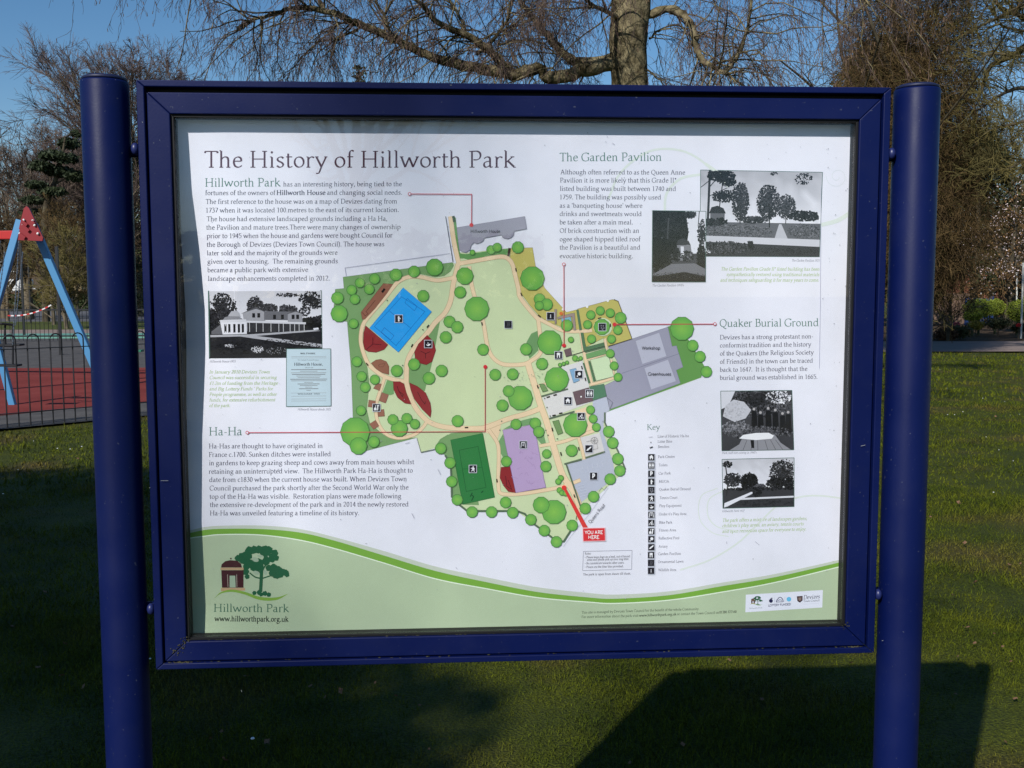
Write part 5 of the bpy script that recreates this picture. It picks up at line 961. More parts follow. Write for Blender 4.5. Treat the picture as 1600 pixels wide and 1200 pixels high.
# ================================================================== TREES
def unit(v): return v/(np.linalg.norm(v, axis=-1, keepdims=True)+1e-9)
def grow(st, d, L, n, wander, trop=(0, 0, 0)):
    N = len(st); P = np.zeros((N, n, 3)); P[:, 0] = st; d = unit(d); step = (np.asarray(L)/(n-1))[:, None]; trop = np.array(trop, float)
    for i in range(1, n):
        d = unit(d+RS.randn(N, 3)*wander+trop); P[:, i] = P[:, i-1]+d*step
    return P
def spawn(P, R, k, t0=.2, t1=1.0, ang=.8, spread=.25):
    """k children on each polyline: start points, directions, parent radius there, parent length"""
    N, n, _ = P.shape; t = RS.uniform(t0, t1, (N, k)); f = t*(n-1); i = np.minimum(f.astype(int), n-2); fr = (f-i)[..., None]; j = np.arange(N)[:, None]
    A = P[j, i]; B = P[j, i+1]; S_ = A*(1-fr)+B*fr; T = unit(B-A); r = R[j, i]*(1-fr[..., 0])+R[j, i+1]*fr[..., 0]
    s = unit(np.cross(T, RS.randn(N, k, 3))); a = ang+RS.randn(N, k, 1)*spread; D = T*np.cos(a)+s*np.sin(a)
    L = np.linalg.norm(np.diff(P, axis=1), axis=2).sum(1)[:, None]*(1.15-t*.75)
    return S_.reshape(-1, 3), D.reshape(-1, 3), r.reshape(-1), L.reshape(-1)
def taper(r0, n, end=.25): return np.asarray(r0)[:, None]*np.linspace(1, end, n)[None]
def bark(name, a, b, scale=4, bump=.6, bs=22): return mat(name, a, .9, .1, noise=b, scale=scale, bump=bump, bscale=bs)
M_bark = bark('grey_brown_bark', (.105, .085, .060), (.17, .14, .095)); M_bdark = bark('dark_bark', (.05, .040, .028), (.10, .085, .055)); M_twig = mat('bare_twigs', (.085, .060, .048), .85, .15, noise=(.15, .115, .085), scale=1.3); M_ptwig = mat('purple_twigs', (.066, .050, .044), .8, .2, noise=(.125, .085, .070), scale=1.5)
M_lich = mat('lichen_twigs', (.085, .072, .028), .9, .1, noise=(.16, .13, .045), scale=1.1); M_rust = mat('russet_twigs', (.034, .022, .012), .9, .1, noise=(.15, .10, .042), scale=2.2, detail=8, col3=(.080, .052, .024))
M_pine = fol_mat('pine_needles', (.016, .026, .012), (.040, .052, .022)); M_ever = fol_mat('evergreen_leaves', (.020, .026, .010), (.048, .052, .018)); M_ivy = fol_mat('ivy_leaves', (.03, .045, .014), (.07, .075, .03))
def bare_tree(label, px, py_top, d, name='bare_tree', tr=.3, levels=None, mt=None, mtw=None, fork=.35, spread=1.0, group=None, lean=0, cat='tree', rtw=.014, h=None, base=None, seed=1, up=.10, k=(9, 6, 6, 6)):
    global RS; RS = np.random.RandomState(seed)
    if base is None: c = at(px, 500, d); h = at(px, py_top, d)[2]; base = (c[0], d, 0)
    e = empty(name, base, label, cat, group); Z0 = np.zeros((1, 3)); n = 9
    P0 = grow(Z0, np.array([[lean, 0, 1.0]]), np.array([h*.72]), n, .05, (0, 0, .15)); R0 = np.linspace(tr, tr*.22, n)[None]
    mb = MB(); V, F = tubes(P0, R0, 10); mb.add(V, F); mb.build('trunk', mt or M_bark, e, smooth=True)
    br = MB(); S1, D1, r1, L1 = spawn(P0, R0, k[0], fork, .98, .75*spread, .2); P1 = grow(S1, D1, np.maximum(h*.50*RS.uniform(.6, 1.1, len(S1))*(.72+.3*L1/L1.max()), .5), 8, .10, (0, 0, up*.8)); R1 = taper(np.minimum(r1*.55, tr*.4), 8, .22); V, F = tubes(P1, R1, 5); br.add(V, F)
    S2, D2, r2, L2 = spawn(P1, R1, k[1], .2, 1, .65, .25); P2 = grow(S2, D2, L2*.70*RS.uniform(.6, 1.2, len(S2)), 6, .14, (0, 0, up*.8)); R2 = taper(np.maximum(r2*.6, rtw*1.3), 6, .35); V, F = tubes(P2, R2, 4); br.add(V, F)
    br.build('branches', mt or M_bark, e, smooth=True)
    tw = MB(); S3, D3, r3, L3 = spawn(P2, R2, k[2], .15, 1, .6, .3); P3 = grow(S3, D3, L3*.62*RS.uniform(.6, 1.3, len(S3)), 5, .16, (0, 0, up*.6)); R3 = taper(np.full(len(S3), rtw*1.1), 5, .5); V, F = tubes(P3, R3, 3); tw.add(V, F)
    S4, D4, r4, L4 = spawn(P3, R3, k[3], .1, 1, .6, .3); P4 = grow(S4, D4, L4*.65*RS.uniform(.6, 1.3, len(S4)), 3, .16); R4 = taper(np.full(len(S4), rtw*.75), 3, .5); V, F = tubes(P4, R4, 3); tw.add(V, F)
    tag(tw.build('twigs', mtw or M_twig, e), kind='stuff'); return e
# ---- the birch behind the board, limbs placed along what the photograph shows
BY = 10.2
e = empty('weeping_birch', (at(983, 60, BY)[0], BY, 0), 'large weeping birch with stout mossy trunk rising behind the board', 'tree'); EB = np.array(e.location)
M_birch = bark('mossy_birch_bark', (.040, .032, .015), (.24, .20, .115), 8, 1.0, 30)
tp = [at(990, 700, BY), at(986, 400, BY), at(984, 125, BY), at(982, 60, BY), at(985, 0, BY), at(992, -160, BY), at(985, -420, BY), at(990, -700, BY)]; tp[0][2] = -.05
tP = catmull(np.array(tp)-EB, 6); tR = np.interp(np.arange(len(tP)), [0, 6, 12, 18, 24, 30, 36, len(tP)-1], [.30, .25, .205, .215, .225, .17, .11, .04])
mb = MB(); a = np.linspace(0, 2*math.pi, 25)[:-1]
TT = unit(np.gradient(tP, axis=0)); ring = []
for i, (p, r) in enumerate(zip(tP, tR)):
    rr_ = r*(1+.05*np.sin(a*3+i*.35)+.03*np.sin(a*7+i*.8)+.015*RS.randn(24)); ring.append(p+np.stack([rr_*np.cos(a), rr_*np.sin(a), 0*a], 1))
I_ = np.arange(len(tP)*24).reshape(len(tP), 24); nx_ = np.roll(I_, -1, 1); mb.add(np.vstack(ring), np.stack([I_[:-1], nx_[:-1], nx_[1:], I_[1:]], -1).reshape(-1, 4)); mb.build('trunk', M_birch, e, smooth=True)
LIMB = [([(955, 100), (905, 112), (860, 122), (840, 108), (800, 116), (740, 106), (680, 90), (630, 68), (600, 54), (560, 37), (540, 29), (500, 15), (460, 12), (430, 22), (396, 30), (370, 44)], .085, .012, (0, -.2, -.5, -.8)),
        ([(955, 92), (905, 98), (878, 82), (850, 48), (828, 22), (808, -8), (790, -60)], .065, .02, (0, .3, .4, .5)), ([(800, 114), (790, 103), (762, 76), (725, 52), (692, 40), (668, 18), (648, -4), (610, -40)], .058, .016, (0, -.3, -.6, -1)),
        ([(611, 58), (603, 30), (588, 2), (578, -40)], .026, .01, (0, .1, .2, .3)), ([(542, 30), (515, 50), (490, 72), (470, 90), (455, 110)], .014, .004, (0, -.1, -.2, -.3)), ([(560, 48), (530, 60), (520, 72), (517, 96)], .012, .004, (0, .1, .3, .4)),
        ([(508, 18), (500, 2), (496, -20)], .03, .016, (0, .1, .2, .3)), ([(730, 55), (720, 30), (700, -5), (690, -40)], .025, .01, (0, .2, .4, .5)), ([(745, 85), (785, 45), (800, 0), (815, -40)], .022, .01, (0, -.3, -.5, -.6)), ([(760, 60), (800, 40), (850, 5)], .014, .006, (0, .2, .3, .4)), ([(780, 70), (820, 62), (850, 70), (875, 90)], .014, .006, (0, .2, .3, .4)),
        ([(1010, 25), (1045, 14), (1068, 24), (1082, 45), (1088, 72), (1100, 95), (1120, 108), (1135, 116)], .055, .02, (0, -.4, -.9, -1.2)), ([(1133, 116), (1150, 92), (1160, 70), (1168, 40), (1174, 0), (1180, -40)], .026, .012, (-1.2, -1.2, -1.2, -1.2)), ([(1133, 116), (1150, 112), (1160, 113)], .015, .01, (-1.2, -1.2, -1.2, -1.2)), ([(1135, 116), (1155, 130), (1200, 150)], .014, .008, (-1.2, -1.2, -1.1, -1)),
        ([(1158, 80), (1175, 86), (1190, 78)], .012, .005, (-1.2, -1.2, -1.2, -1.3)), ([(1020, -20), (1100, -60), (1200, -90), (1300, -60), (1360, 10)], .07, .014, (0, -.5, -1, -1.2)), ([(960, -30), (900, -90), (780, -140), (640, -160), (480, -150), (340, -100), (260, -50)], .09, .014, (0, -.6, -1.2, -1.6)), ([(970, -60), (860, -160), (700, -230), (520, -260)], .07, .014, (0, .8, 1.6, 2.2)), ([(1000, -60), (1090, -180), (1230, -230), (1400, -180), (1500, -80)], .07, .014, (0, .9, 1.6, 2.2)),
        ([(975, 30), (930, 10), (900, -20), (870, -70)], .03, .01, (0, -.6, -1.2, -1.6)), ([(1015, 60), (1030, 48), (1060, 40), (1100, 52)], .014, .006, (0, .2, .3, .3)), ([(1008, 105), (1022, 118), (1040, 135)], .012, .006, (0, -.2, -.3, -.3))]
lm = MB(); LP_, LR_ = [], []
for pts, r0, r1, dy in LIMB:
    ys = np.interp(np.linspace(0, 1, len(pts)), np.linspace(0, 1, 4), dy); P = np.array([at(x, y, BY+s) for (x, y), s in zip(pts, ys)])-EB; P = catmull(P, 4); P[1:-1] += RS.randn(len(P)-2, 3)*.006
    R_ = np.linspace(r0, r1, len(P)); V, F = tubes(P[None], (R_*(1+.08*RS.randn(len(P))))[None], 8); lm.add(V, F)
    f = np.linspace(0, len(P)-1, 12); LP_.append(np.stack([np.interp(f, np.arange(len(P)), P[:, j]) for j in range(3)], 1)); LR_.append(np.interp(f, np.arange(len(P)), R_))
lm.build('limbs', M_birch, e, smooth=True); LP_ = np.array(LP_); LR_ = np.array(LR_)
wl = np.linalg.norm(np.diff(LP_, axis=1), axis=2).sum(1); rep = np.maximum(1, np.round(wl*3.0)).astype(int); J = np.repeat(np.arange(len(wl)), rep)
bb_ = MB(); S1, D1, r1, L1 = spawn(LP_[J], LR_[J], 5, .08, 1, .9, .35); D1[:, 2] += .12; P1 = grow(S1, D1, RS.uniform(.35, 1.3, len(S1)), 8, .22, (0, 0, -.09)); R1 = taper(np.minimum(r1*.55, .010), 8, .35); V, F = tubes(P1, R1, 4); bb_.add(V, F); bb_.build('boughs', M_birch, e, smooth=True)
tw = MB(); S2, D2, r2, L2 = spawn(P1, R1, 8, .05, 1, .8, .35); P2 = grow(S2, D2*.8+np.array([0, 0, -.15]), RS.uniform(.15, .75, len(S2)), 8, .22, (0, 0, -.24)); R2 = taper(np.full(len(S2), .0029), 8, .55); V, F = tubes(P2, R2, 3); tw.add(V, F)
S3, D3, r3, L3 = spawn(P2, R2, 5, .1, 1, .6, .25); P3 = grow(S3, D3, RS.uniform(.04, .18, len(S3)), 4, .22, (0, 0, -.16)); R3 = taper(np.full(len(S3), .0020), 4, .6); V, F = tubes(P3, R3, 3); tw.add(V, F)
tag(tw.build('hanging_twigs', M_ptwig, e), kind='stuff')
ct = MB(); S4 = P3[RS.rand(len(P3)) < .28][:, -1]; P4 = np.stack([S4, S4+np.array([0, 0, -.030])+RS.randn(len(S4), 3)*.006], 1); V, F = tubes(P4, np.full((len(S4), 2), .0038), 3); ct.add(V, F); tag(ct.build('catkins', mat('catkins', (.17, .11, .07), .9, .1), e), kind='stuff')
# ---- dense brown weeping tree on the right
def veil(mb, c, r, n, L, rad, seed=3, droop=-.22, npt=6, wander=.2):
    R_ = np.random.RandomState(seed); d = unit(R_.randn(n, 3)); k = R_.rand(n, 1)**.45; P = np.array(c)+d*np.array(r)*k*(1+.10*R_.randn(n, 1)); P[:, 2] = np.maximum(P[:, 2], .25)
    q_ = grow(P, R_.randn(n, 3)*.8+d*.4, R_.uniform(L*.4, L*1.3, n), npt, wander, (0, 0, droop)); q_[:, :, 2] = np.maximum(q_[:, :, 2], .05); V, F = tubes(q_, np.full((n, npt), rad), 3); mb.add(V, F)
    return q_
e = bare_tree('dense brown weeping tree filling the view behind the right post', 1405, -260, 24, 'weeping_tree', tr=.22, mt=M_bdark, mtw=M_rust, rtw=.008, seed=5, k=(12, 6, 6, 4), up=-.05, spread=1.2)
vb = MB(); veil(vb, (0, 0, 6.3), (1.9, 1.7, 4.6), 30000, .42, .0042, 4, -.10, 5, .13); veil(vb, (.5, -.3, 3.2), (1.70, 1.5, 1.8), 10000, .40, .0042, 5, -.10, 5, .13); veil(vb, (.8, .2, 2.3), (.8, 1.0, 1.0), 2600, .38, .0042, 6, -.10, 5, .13); tag(vb.build('veil_of_twigs', M_rust, e), kind='stuff')
vb = MB(); veil(vb, (.2, .2, 5.0), (2.0, 1.7, 4.2), 12000, .32, .0046, 8, -.02, 5, .15); tag(vb.build('mossy_twigs', M_lich, e), kind='stuff')
lb = MB(); leaf_cloud(lb, (0, .8, 4.6), (1.7, 1.2, 4.2), 5000, .05, .1); lb.build('climbing_ivy', M_ever, e)
# ---- dark evergreens closing the right background
def evergreen(label, px, pt, d, w, n=9000, sz=.13, m=None, pb=None, group=None, seed=2, name='evergreen_tree', shell=.35):
    global RS; RS = np.random.RandomState(seed); c = at(px, 500, d); h = at(px, pt, d)[2]; e = empty(name, (c[0], d, 0), label, 'tree', group)
    MB().tube([(0, 0, 0), (.1, 0, h*.35), (0, 0, h*.9)], [.28, .2, .05], 8).build('trunk', M_bdark, e, smooth=True)
    mb = MB(); k = 26
    for i in range(k):
        t = RS.rand(); a = RS.rand()*6.283; rr = w*RS.uniform(.35, .85)*math.sin(math.pi*min(1, .18+t*.8))
        leaf_cloud(mb, (rr*math.cos(a), rr*math.sin(a), h*(.12+.8*t)), (w*.38, w*.38, h*.10), n//k, sz, shell)
    mb.build('foliage', m or M_ever, e); return e
evergreen('broad dark evergreen tree behind the weeping tree', 1360, 60, 44, 4.2, 15000, .16, seed=21)
evergreen('dark holly like evergreen above the clipped shrubs at right', 1520, 180, 50, 2.6, 8000, .13, seed=22)
evergreen('dark evergreen closing the view at the right edge', 1640, 240, 62, 5.0, 9000, .2, seed=23)
evergreen('dark evergreen tree standing behind the centre of the board', 1180, 200, 70, 6.0, 9000, .22, seed=24)
# ---- old lichen covered tree reaching in from the right edge
OY = 23.0; e = empty('old_lichened_tree', (at(1668, 500, OY)[0], OY, 0), 'old spreading tree with yellow lichened branches reaching in from right edge', 'tree'); EO = np.array(e.location)
mb = MB(); P = catmull(np.array([(0, 0, 0), (-.05, 0, 2), (.1, 0, 4.5), (0, 0, 7.5), (.2, 0, 11)], float), 5); mb.tube(P, np.linspace(.42, .12, len(P)), 12); mb.build('trunk', M_bdark, e, smooth=True)
LI = [([(1665, 95), (1630, 60), (1604, 72), (1585, 86), (1560, 96), (1546, 106), (1538, 128), (1530, 150)], .12, .03), ([(1660, 30), (1610, 30), (1590, 22), (1570, 18), (1556, 2), (1548, -20)], .08, .03), ([(1575, 92), (1555, 84), (1535, 94), (1515, 86)], .04, .012), ([(1600, 60), (1580, 45), (1562, 38), (1545, 44), (1530, 58), (1518, 60)], .035, .01), ([(1665, 150), (1620, 140), (1590, 138), (1560, 150), (1530, 170), (1505, 172)], .07, .015), ([(1660, 210), (1620, 190), (1580, 195), (1545, 205), (1520, 230)], .06, .012), ([(1665, -20), (1600, -60), (1540, -90), (1480, -80)], .1, .02), ([(1545, 44), (1535, 30), (1520, 26), (1500, 30)], .018, .008), ([(1660, 260), (1610, 250), (1570, 265), (1540, 260)], .05, .012), ([(1640, 0), (1600, -4), (1575, -30)], .06, .03)]
lm = MB(); LP_, LR_ = [], []
for i, (pts, r0, r1) in enumerate(LI):
    P = np.array([at(x, y, OY+.5*math.sin(i*2+j*.5)) for j, (x, y) in enumerate(pts)])-EO; P[0] = (0, 0, P[0][2]); P = catmull(P, 4); R_ = np.linspace(r0, r1, len(P)); V, F = tubes(P[None], R_[None], 7); lm.add(V, F); f = np.linspace(0, len(P)-1, 10)
    LP_.append(np.stack([np.interp(f, np.arange(len(P)), P[:, j]) for j in range(3)], 1)); LR_.append(np.interp(f, np.arange(len(P)), R_))
lm.build('limbs', M_bdark, e, smooth=True); LP_ = np.array(LP_); LR_ = np.array(LR_)
RS = np.random.RandomState(31); tw = MB(); S1, D1, r1, L1 = spawn(LP_, LR_, 16, .15, 1, .9, .3); P1 = grow(S1, D1, RS.uniform(.5, 1.5, len(S1)), 7, .2, (0, 0, .04)); R1 = taper(np.minimum(r1*.5, .018), 7, .4); V, F = tubes(P1, R1, 4); tw.add(V, F)
S2, D2, r2, L2 = spawn(P1, R1, 9, .1, 1, .8, .3); P2 = grow(S2, D2, RS.uniform(.2, .7, len(S2)), 5, .22); R2 = taper(np.full(len(S2), .0065), 5, .5); V, F = tubes(P2, R2, 3); tw.add(V, F)
S3, D3, r3, L3 = spawn(P2, R2, 4, .1, 1, .8, .3); P3 = grow(S3, D3, RS.uniform(.1, .3, len(S3)), 3, .2); V, F = tubes(P3, np.full((len(S3), 3), .005), 3); tw.add(V, F); tag(tw.build('lichened_twigs', M_lich, e), kind='stuff')
# ---- left background trees
bare_tree('tall broad crowned bare tree behind the left post', 216, 84, 70, 'bare_tree', tr=.50, seed=41, k=(32, 13, 9, 7), rtw=.016, fork=.14, spread=1.0, up=.08, mtw=M_ptwig, group='leafless trees beyond the road')
iv = MB(); RS = np.random.RandomState(4); o = [c for c in COL.objects if c.get('label', '').startswith('tall broad')][0]
n = 5000; t = RS.rand(n); a = RS.rand(n)*6.283; P = np.stack([.60*np.cos(a)*(1+.2*RS.randn(n)), .60*np.sin(a), t*11+.2], 1); leaf_cards(iv, P, .10); iv.build('ivy', M_ivy, o)
for lab, x, yt, d, tr, s, k in (('slender bare tree at the left edge of the view', 6, 232, 66, .30, 42, (18, 9, 7, 6)), ('forked bare tree rising above the red swing plate', 46, 226, 64, .30, 43, (18, 9, 7, 6)), ('bare tree with arching limbs left of the post', 96, 240, 76, .30, 44, (18, 9, 7, 6)), ('leafless tree half hidden behind the left post', 152, 200, 84, .34, 45, (18, 9, 7, 6)), ('leafless tree hidden behind the board at left', 330, 160, 86, .34, 46, (10, 6, 5, 4))):
    bare_tree(lab, x, yt, d, 'bare_tree', tr=tr, seed=s, k=k, rtw=.016, fork=.14, spread=1.0, up=.08, mtw=M_twig if s % 2 else M_ptwig, group='leafless trees beyond the road')
for lab, x, yt, d, s in (('low russet leafless shrub tree under the pine at left', 84, 318, 52, 51), ('brown twiggy thicket tree beside the left post', 122, 300, 56, 52), ('brown leafless thicket tree at the left edge', 12, 330, 60, 53), ('pale twigged young tree by the right swing leg', 104, 345, 46, 54), ('brown thicket tree hidden behind the left post', 165, 320, 60, 55)):
    bare_tree(lab, x, yt, d, 'thicket_tree', tr=.10, seed=s, k=(14, 9, 7, 7), rtw=.011, fork=.05, spread=1.1, mtw=M_rust if s != 54 else M_lich, mt=M_bark, group='brown thicket beyond the playground')
for lab, x, yt, d, s in (('yellow green lichened thicket tree beyond the right post', 1548, 170, 54, 56), ('lichened leafless tree closing the right edge of the view', 1600, 130, 50, 57), ('leafless tree behind the blossom tree', 1500, 110, 52, 58)):
    bare_tree(lab, x, yt, d, 'thicket_tree', tr=.14, seed=s, k=(16, 9, 7, 6), rtw=.010, fork=.08, spread=1.0, mtw=M_lich if s != 58 else M_rust, mt=M_bdark, group='leafless trees behind the planting bed')
def pine(label, pts, d, seed, name='pine_tree', trunk=None, clumps=None, sz=.12):
    global RS; RS = np.random.RandomState(seed); b = at(trunk[0][0], 500, d); e = empty(name, (b[0], d, 0), label, 'tree'); E0 = np.array([b[0], d, 0])
    P = np.array([at(x, y, d) for x, y in trunk])-E0; P[0][2] = 0; P = catmull(P, 4); MB().tube(P, np.linspace(.22, .05, len(P)), 8).build('trunk', M_bdark, e, smooth=True)
    mb = MB(); bm_ = MB()
    for x, y, rx, ry, n in clumps:
        c = at(x, y, d)-E0; c[1] += RS.uniform(-1, 1); s = d/FPX; leaf_cloud(mb, c, (rx*s, rx*s, ry*s), n, sz, .2); j = np.argmin(np.abs(P[:, 2]-c[2]+.4)); MB().tube([P[j], (P[j]+c)/2+np.array([0, 0, .1]), c], [.06, .04, .02], 5).build('bough', M_bdark, e, smooth=True)
    mb.build('needles', M_pine, e); return e
pine('dark leaning pine tree between the bare trees at left', None, 58, 61, trunk=[(72, 500), (70, 340), (84, 290), (96, 250), (102, 215)], clumps=[(100, 222, 16, 9, 700), (88, 245, 20, 8, 800), (112, 250, 16, 8, 600), (72, 262, 18, 8, 700), (92, 268, 24, 8, 900), (118, 276, 14, 8, 600), (60, 290, 16, 6, 500), (84, 300, 20, 7, 700), (52, 312, 22, 6, 700), (40, 330, 16, 5, 400), (80, 335, 20, 6, 500), (108, 205, 8, 5, 200)])
sp_ = at(567, 500, 62); e = empty('spruce_tree', (sp_[0], 62, 0), 'dark spruce whose ragged tip just shows above the board', 'tree'); H = at(569, 98, 62)[2]; MB().tube([(0, 0, 0), (0, 0, H)], [.25, .012], 8).build('trunk', M_bdark, e); mb = MB(); RS = np.random.RandomState(9)
for z in np.linspace(2, H-.35, 46):
    w = .28+(H-z)*.2; n = int(60+w*60)
    for a in RS.rand(7)*6.283: t = RS.rand(n//5)[:, None]; P = np.array([0, 0, z])+t*np.array([w*math.cos(a), w*math.sin(a), w*.28]); leaf_cards(mb, P+RS.randn(len(P), 3)*.05, .10)
mb.build('needles', M_pine, e)
# ---- far woods, left brush line (reads as one mass)
fw = MB(); RS = np.random.RandomState(77); n = 30000; x = RS.uniform(-170, 190, n); P = np.stack([x, 150+RS.uniform(-6, 6, n), RS.rand(n)*(6+3*np.sin(x*.09)+2*np.sin(x*.23+1))], 1); leaf_cards(fw, P, .7); tag(fw.build('far_wood', mat('far_wood_twigs', (.06, .045, .035), .9, .1, noise=(.10, .075, .055), scale=.1)), 'distant brown leafless wood closing the horizon', 'wood', kind='stuff')
# ---- blossom tree
CY = 38.0; cb = at(1576, 500, CY); e = empty('blossom_tree', (cb[0], CY, 0), 'cherry tree in pale pink blossom with dark forked trunk at right edge', 'tree'); EC = np.array([cb[0], CY, 0]); RS = np.random.RandomState(12)
lm = MB(); LP_, LR_ = [], []
for pts, r0, r1 in (([(1574, 505), (1575, 468), (1572, 440), (1560, 410), (1545, 380), (1530, 350)], .20, .04), ([(1576, 470), (1582, 440), (1598, 400), (1612, 360)], .16, .04), ([(1575, 450), (1578, 400), (1580, 350), (1578, 310)], .13, .03), ([(1572, 452), (1556, 448), (1545, 452), (1534, 462)], .06, .02), ([(1560, 420), (1550, 425), (1555, 440)], .06, .05), ([(1590, 420), (1630, 390), (1660, 350)], .1, .03), ([(1560, 410), (1530, 395), (1512, 385)], .06, .02)):
    P = np.array([at(x, y, CY) for x, y in pts])-EC; P[:, 1] += np.linspace(0, RS.uniform(-1, 1), len(P)); P[0, 2] = max(P[0, 2], 0); P = catmull(P, 3); R_ = np.linspace(r0, r1, len(P)); V, F = tubes(P[None], R_[None], 8); lm.add(V, F); f = np.linspace(0, len(P)-1, 8); LP_.append(np.stack([np.interp(f, np.arange(len(P)), P[:, j]) for j in range(3)], 1)); LR_.append(np.interp(f, np.arange(len(P)), R_))
lm.build('trunk', M_bdark, e, smooth=True); S1, D1, r1, L1 = spawn(np.array(LP_), np.array(LR_), 16, .4, 1, .9, .3); P1 = grow(S1, D1, RS.uniform(.5, 1.6, len(S1)), 6, .18, (0, 0, .02)); R1 = taper(np.full(len(S1), .018), 6, .4); S2, D2, r2, L2 = spawn(P1, R1, 7, .1, 1, .8, .3); P2 = grow(S2, D2, RS.uniform(.2, .7, len(S2)), 4, .2)
tw = MB(); V, F = tubes(P1, R1, 4); tw.add(V, F); V, F = tubes(P2, np.full((len(P2), 4), .009), 3); tw.add(V, F); tag(tw.build('twigs', M_rust, e), kind='stuff')
pp = P2.reshape(-1, 3); pp = pp[RS.rand(len(pp)) < .9]; bl_ = MB(); pb_ = pp[(RS.rand(len(pp)) < .75) & (pp[:, 2] > at(1576, 438, CY)[2]+.25*RS.randn(len(pp)))]; leaf_cards(bl_, pb_+RS.randn(len(pb_), 3)*.08, .037); tag(bl_.build('blossom', mat('pink_white_blossom', (.55, .42, .42), .8, .1, noise=(.70, .60, .58), scale=3), e), kind='stuff')
bl_ = MB(); leaf_cards(bl_, pp+RS.randn(*pp.shape)*.12, .045); tag(bl_.build('young_leaves', mat('bronze_leaves', (.14, .07, .03), .7, .2, noise=(.22, .13, .05), scale=3), e), kind='stuff')
# ---- clipped shrubs and bed plants
M_box = fol_mat('clipped_box_leaves', (.13, .17, .014), (.22, .26, .03), scale=2.5)
for i, (x, y, rx, ry, d, lab) in enumerate(((1530, 482, 24, 15, 35, 'rounded bright green clipped shrub left of the blossom trunk'), (1556, 480, 14, 12, 36, 'small green clipped mound in front of the blossom trunk'), (1590, 486, 16, 17, 35, 'taller green clipped shrub between the white poles'), (1612, 478, 18, 20, 37, 'green clipped shrub cut by the right edge'), (1520, 492, 14, 10, 34.5, 'low green clipped mound at left end of the bed'))):
    c = at(x, y, d); s = d/FPX; e = empty('clipped_shrub', (c[0], d, 0), lab, 'shrub', 'clipped green shrubs in the bed'); RS = np.random.RandomState(90+i)
    MB().ball((0, 0, c[2]), (rx*s*.85, rx*s*.8, ry*s*.85), 14, 9, .05).tube([(0, 0, 0), (0, 0, c[2])], .05, 6).build('core', M_ever, e, smooth=True)
    mb = MB(); leaf_cloud(mb, (0, 0, c[2]), (rx*s, rx*s*.95, ry*s), 2600, .032, .9); mb.build('foliage', M_box, e)
for i, (x, y, rx, ry, d, m_, lab) in enumerate(((1525, 508, 13, 7, 33.5, fol_mat('golden_leaves', (.16, .14, .02), (.25, .18, .03)), 'low golden leaved plant in front of the clipped shrubs'), (1560, 505, 26, 10, 34, M_ever, 'dark low shrub below the green mounds'), (1595, 512, 16, 8, 33, M_ever, 'dark low shrub at the right end of the bed'), (1500, 518, 22, 11, 31.8, M_ivy, 'grassy green tuft at the path edge'), (1478, 525, 22, 12, 31.5, M_twiggy, 'brown dry clump beside the right post at path edge'), (1592, 508, 5, 3, 32.5, mat('red_flowers', (.5, .03, .03), .6, .2), 'small red flowering plant at the right of the bed'), (1495, 506, 6, 3, 33, mat('pink_flowers', (.4, .08, .10), .6, .2), 'small pink red flowering plant near the post'))):
    c = at(x, y, d); s = d/FPX; e = empty('bed_plant', (c[0], d, 0), lab, 'plant'); RS = np.random.RandomState(120+i); mb = MB(); leaf_cloud(mb, (0, 0, max(c[2], ry*s*.8)), (rx*s, rx*s*.7, ry*s), 1300 if rx > 8 else 160, .045 if rx > 8 else .03, .1); mb.build('foliage', m_, e)
    MB().tube([(0, 0, 0), (0, 0, max(c[2], .1))], .02, 5).build('stem', M_bdark, e)
bare_tree('bare arching shrub in front of the wooden fence', 1482, 385, 31, 'bare_shrub', tr=.05, seed=71, k=(14, 8, 6, 4), rtw=.006, fork=.03, spread=1.1, mtw=M_rust, mt=M_bdark, cat='shrub')
bare_tree('bare spreading shrub hidden partly by the right post', 1440, 370, 30, 'bare_shrub', tr=.05, seed=72, k=(14, 8, 6, 4), rtw=.006, fork=.03, spread=1.1, mtw=M_rust, mt=M_bdark, cat='shrub')
# white poles, blue gate, wooden fence, brick wall
M_pole = mat('white_painted_pole', (.55, .55, .50), .6, .2)
for x0, y0, x1, y1, d, lab in ((1589, 427, 1590, 482, 37, 'short white painted pole beside the blossom trunk'), (1599, 412, 1596, 512, 32.5, 'tall slightly leaning white pole at the right edge')):
    a = at(x0, y0, d); b = at(x1, y1, d); b[2] = 0; e = empty('white_pole', b, lab, 'pole', 'white poles in the bed'); MB().tube([(0, 0, 0), a-b], .032, 8).build('shaft', M_pole, e, smooth=True); MB().ball(a-b, (.055, .055, .03), 8, 4).build('cap', M_pole, e)
M_gate = mat('blue_gate_paint', (.012, .03, .10), .5, .3); gp_ = at(1510, 500, 46); e = empty('blue_gate', (gp_[0], 46, 0), 'small blue metal gate frame behind the clipped shrubs', 'gate'); zt = at(1510, 466, 46)[2]
MB().box(-.08, .08, -.05, .05, 0, zt+.1).build('gate_post', M_gate, e); MB().box(1.2, 1.3, -.05, .05, 0, zt+.1).build('gate_post', M_gate, e); MB().box(-.1, 1.3, -.03, .03, zt-.15, zt).build('top_rail', M_gate, e)
for k in range(9): MB().box(.1+k*.12, .13+k*.12, -.01, .01, .1, zt-.16).build('bar', M_gate, e)
M_wood = mat('weathered_fence_boards', (.13, .085, .06), .9, .1, noise=(.19, .13, .10), scale=6); fx = at(1440, 500, 47); e = empty('board_fence', (fx[0], 47, 0), 'brown upright board fence behind the bare shrubs', 'fence'); b0 = MB().box(0, .135, 0, .022, .05, 1.55).build('board', M_wood, e)
for k in range(1, 16): copy_of(b0, e, (k*.15, 0, random.uniform(-.02, .02)))
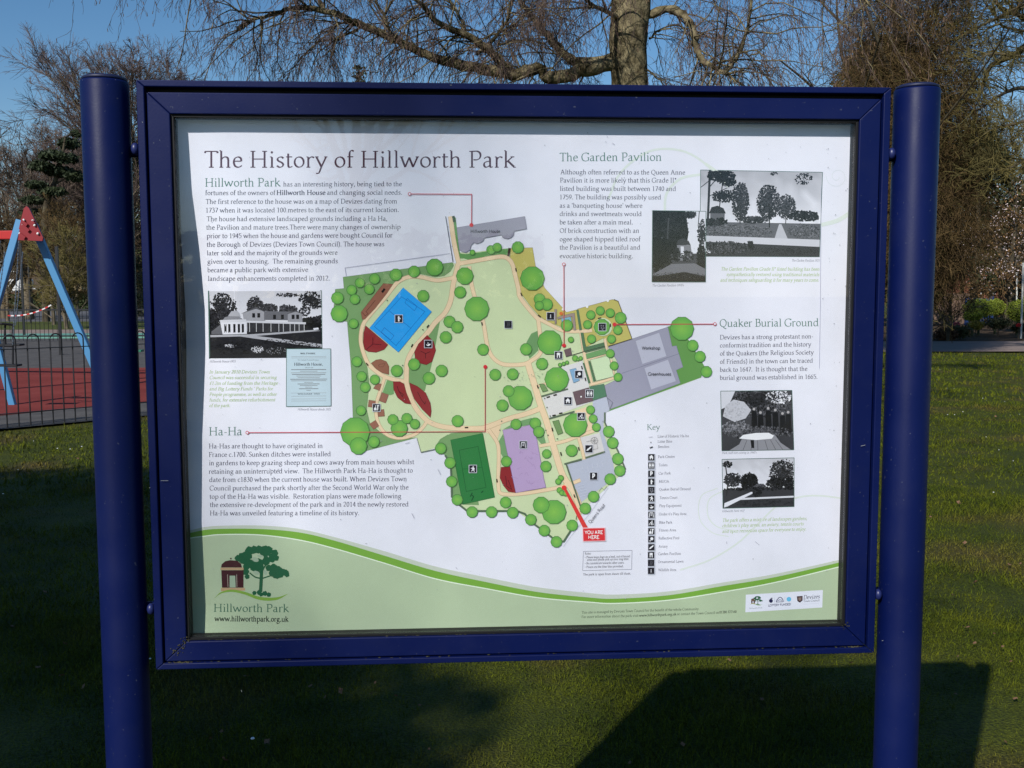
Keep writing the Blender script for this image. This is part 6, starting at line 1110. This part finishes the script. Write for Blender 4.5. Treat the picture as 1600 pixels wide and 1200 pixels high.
for z in (.3, 1.3): MB().box(0, 2.4, .025, .07, z, z+.08).build('fence_rail', M_wood, e)
M_rbrick = mat('red_brick', (.20, .07, .045), .9, .1, noise=(.26, .11, .07), scale=3); rx_ = at(1505, 500, 70); e = empty('red_brick_house', (rx_[0], 70, 0), 'red brick house glimpsed behind the right hand garden', 'house'); MB().box(0, 9, 0, 7, 0, 3.6).build('wall', M_rbrick, e); MB().add([(-.3, -.3, 3.6), (9.3, -.3, 3.6), (9.3, 7.3, 3.6), (-.3, 7.3, 3.6), (-.3, 3.5, 5.6), (9.3, 3.5, 5.6)], [(0, 1, 5, 4), (2, 3, 4, 5)]).build('roof', M_roof, e)
for x in (1.2, 4.2, 7.0): w = MB().box(x, x+1.1, -.06, -.01, 1.4, 2.6).build('window', M_wf, e); MB().box(x+.08, x+1.02, -.09, -.065, 1.48, 2.52).build('pane', M_gl, w)
# ---- behind the photographer: what shades the lawn and shows in the glazing
RS = np.random.RandomState(301); e = empty('holm_oak', (-10.5, -7.0, 0), 'dark evergreen oak behind the photographer that shades the lawn', 'tree'); MB().tube([(0, 0, 0), (.2, .3, 3), (1.6, 1.6, 6.2)], [.3, .25, .12], 9).build('trunk', M_bdark, e, smooth=True); mb = MB()
for c, r, n in (((2.1, 2.2, 7.3), (1.9, 1.6, 1.5), 9000), ((1.0, 3.2, 6.6), (1.5, 1.5, 1.1), 5000), ((.0, 1.0, 8.3), (2.2, 1.8, 1.6), 6000), ((2.6, 1.2, 8.6), (1.2, 1.1, 1.0), 2600), ((2.9, .4, 7.0), (1.2, 1.0, .8), 3600), ((3.9, 1.4, 7.0), (1.0, 1.1, .7), 2600), ((1.3, .8, 7.0), (1.4, 1.2, .8), 3600), ((.6, 5.0, 7.0), (1.5, 1.1, .8), 3600), ((2.5, 5.2, 7.0), (1.3, 1.1, .8), 3000), ((4.1, .0, 7.0), (.9, .7, .6), 2400), ((3.0, -.4, 7.0), (1.2, .8, .6), 3000)): leaf_cloud(mb, c, r, n, .085, .1)
mb.build('foliage', M_ever, e)
bare_tree('bare tree behind the photographer mirrored in the glazing', 0, 0, 0, 'bare_tree', tr=.3, seed=303, k=(12, 7, 6, 4), rtw=.012, h=15, base=(-8.5, -19, 0))
bare_tree('second bare tree behind the photographer, farther right', 0, 0, 0, 'bare_tree', tr=.3, seed=304, k=(10, 6, 5, 4), rtw=.012, h=11, base=(-3.0, -26, 0))
fh = MB(); n = 9000; P = np.stack([RS.uniform(-45, 3, n), -34+RS.uniform(-1.5, 1.5, n), RS.rand(n)*3.6], 1); leaf_cards(fh, P, .28); e = empty('back_hedge', (0, 0, 0), 'tall hedge across the park behind the photographer', 'hedge'); fh.build('foliage', M_hedge, e)
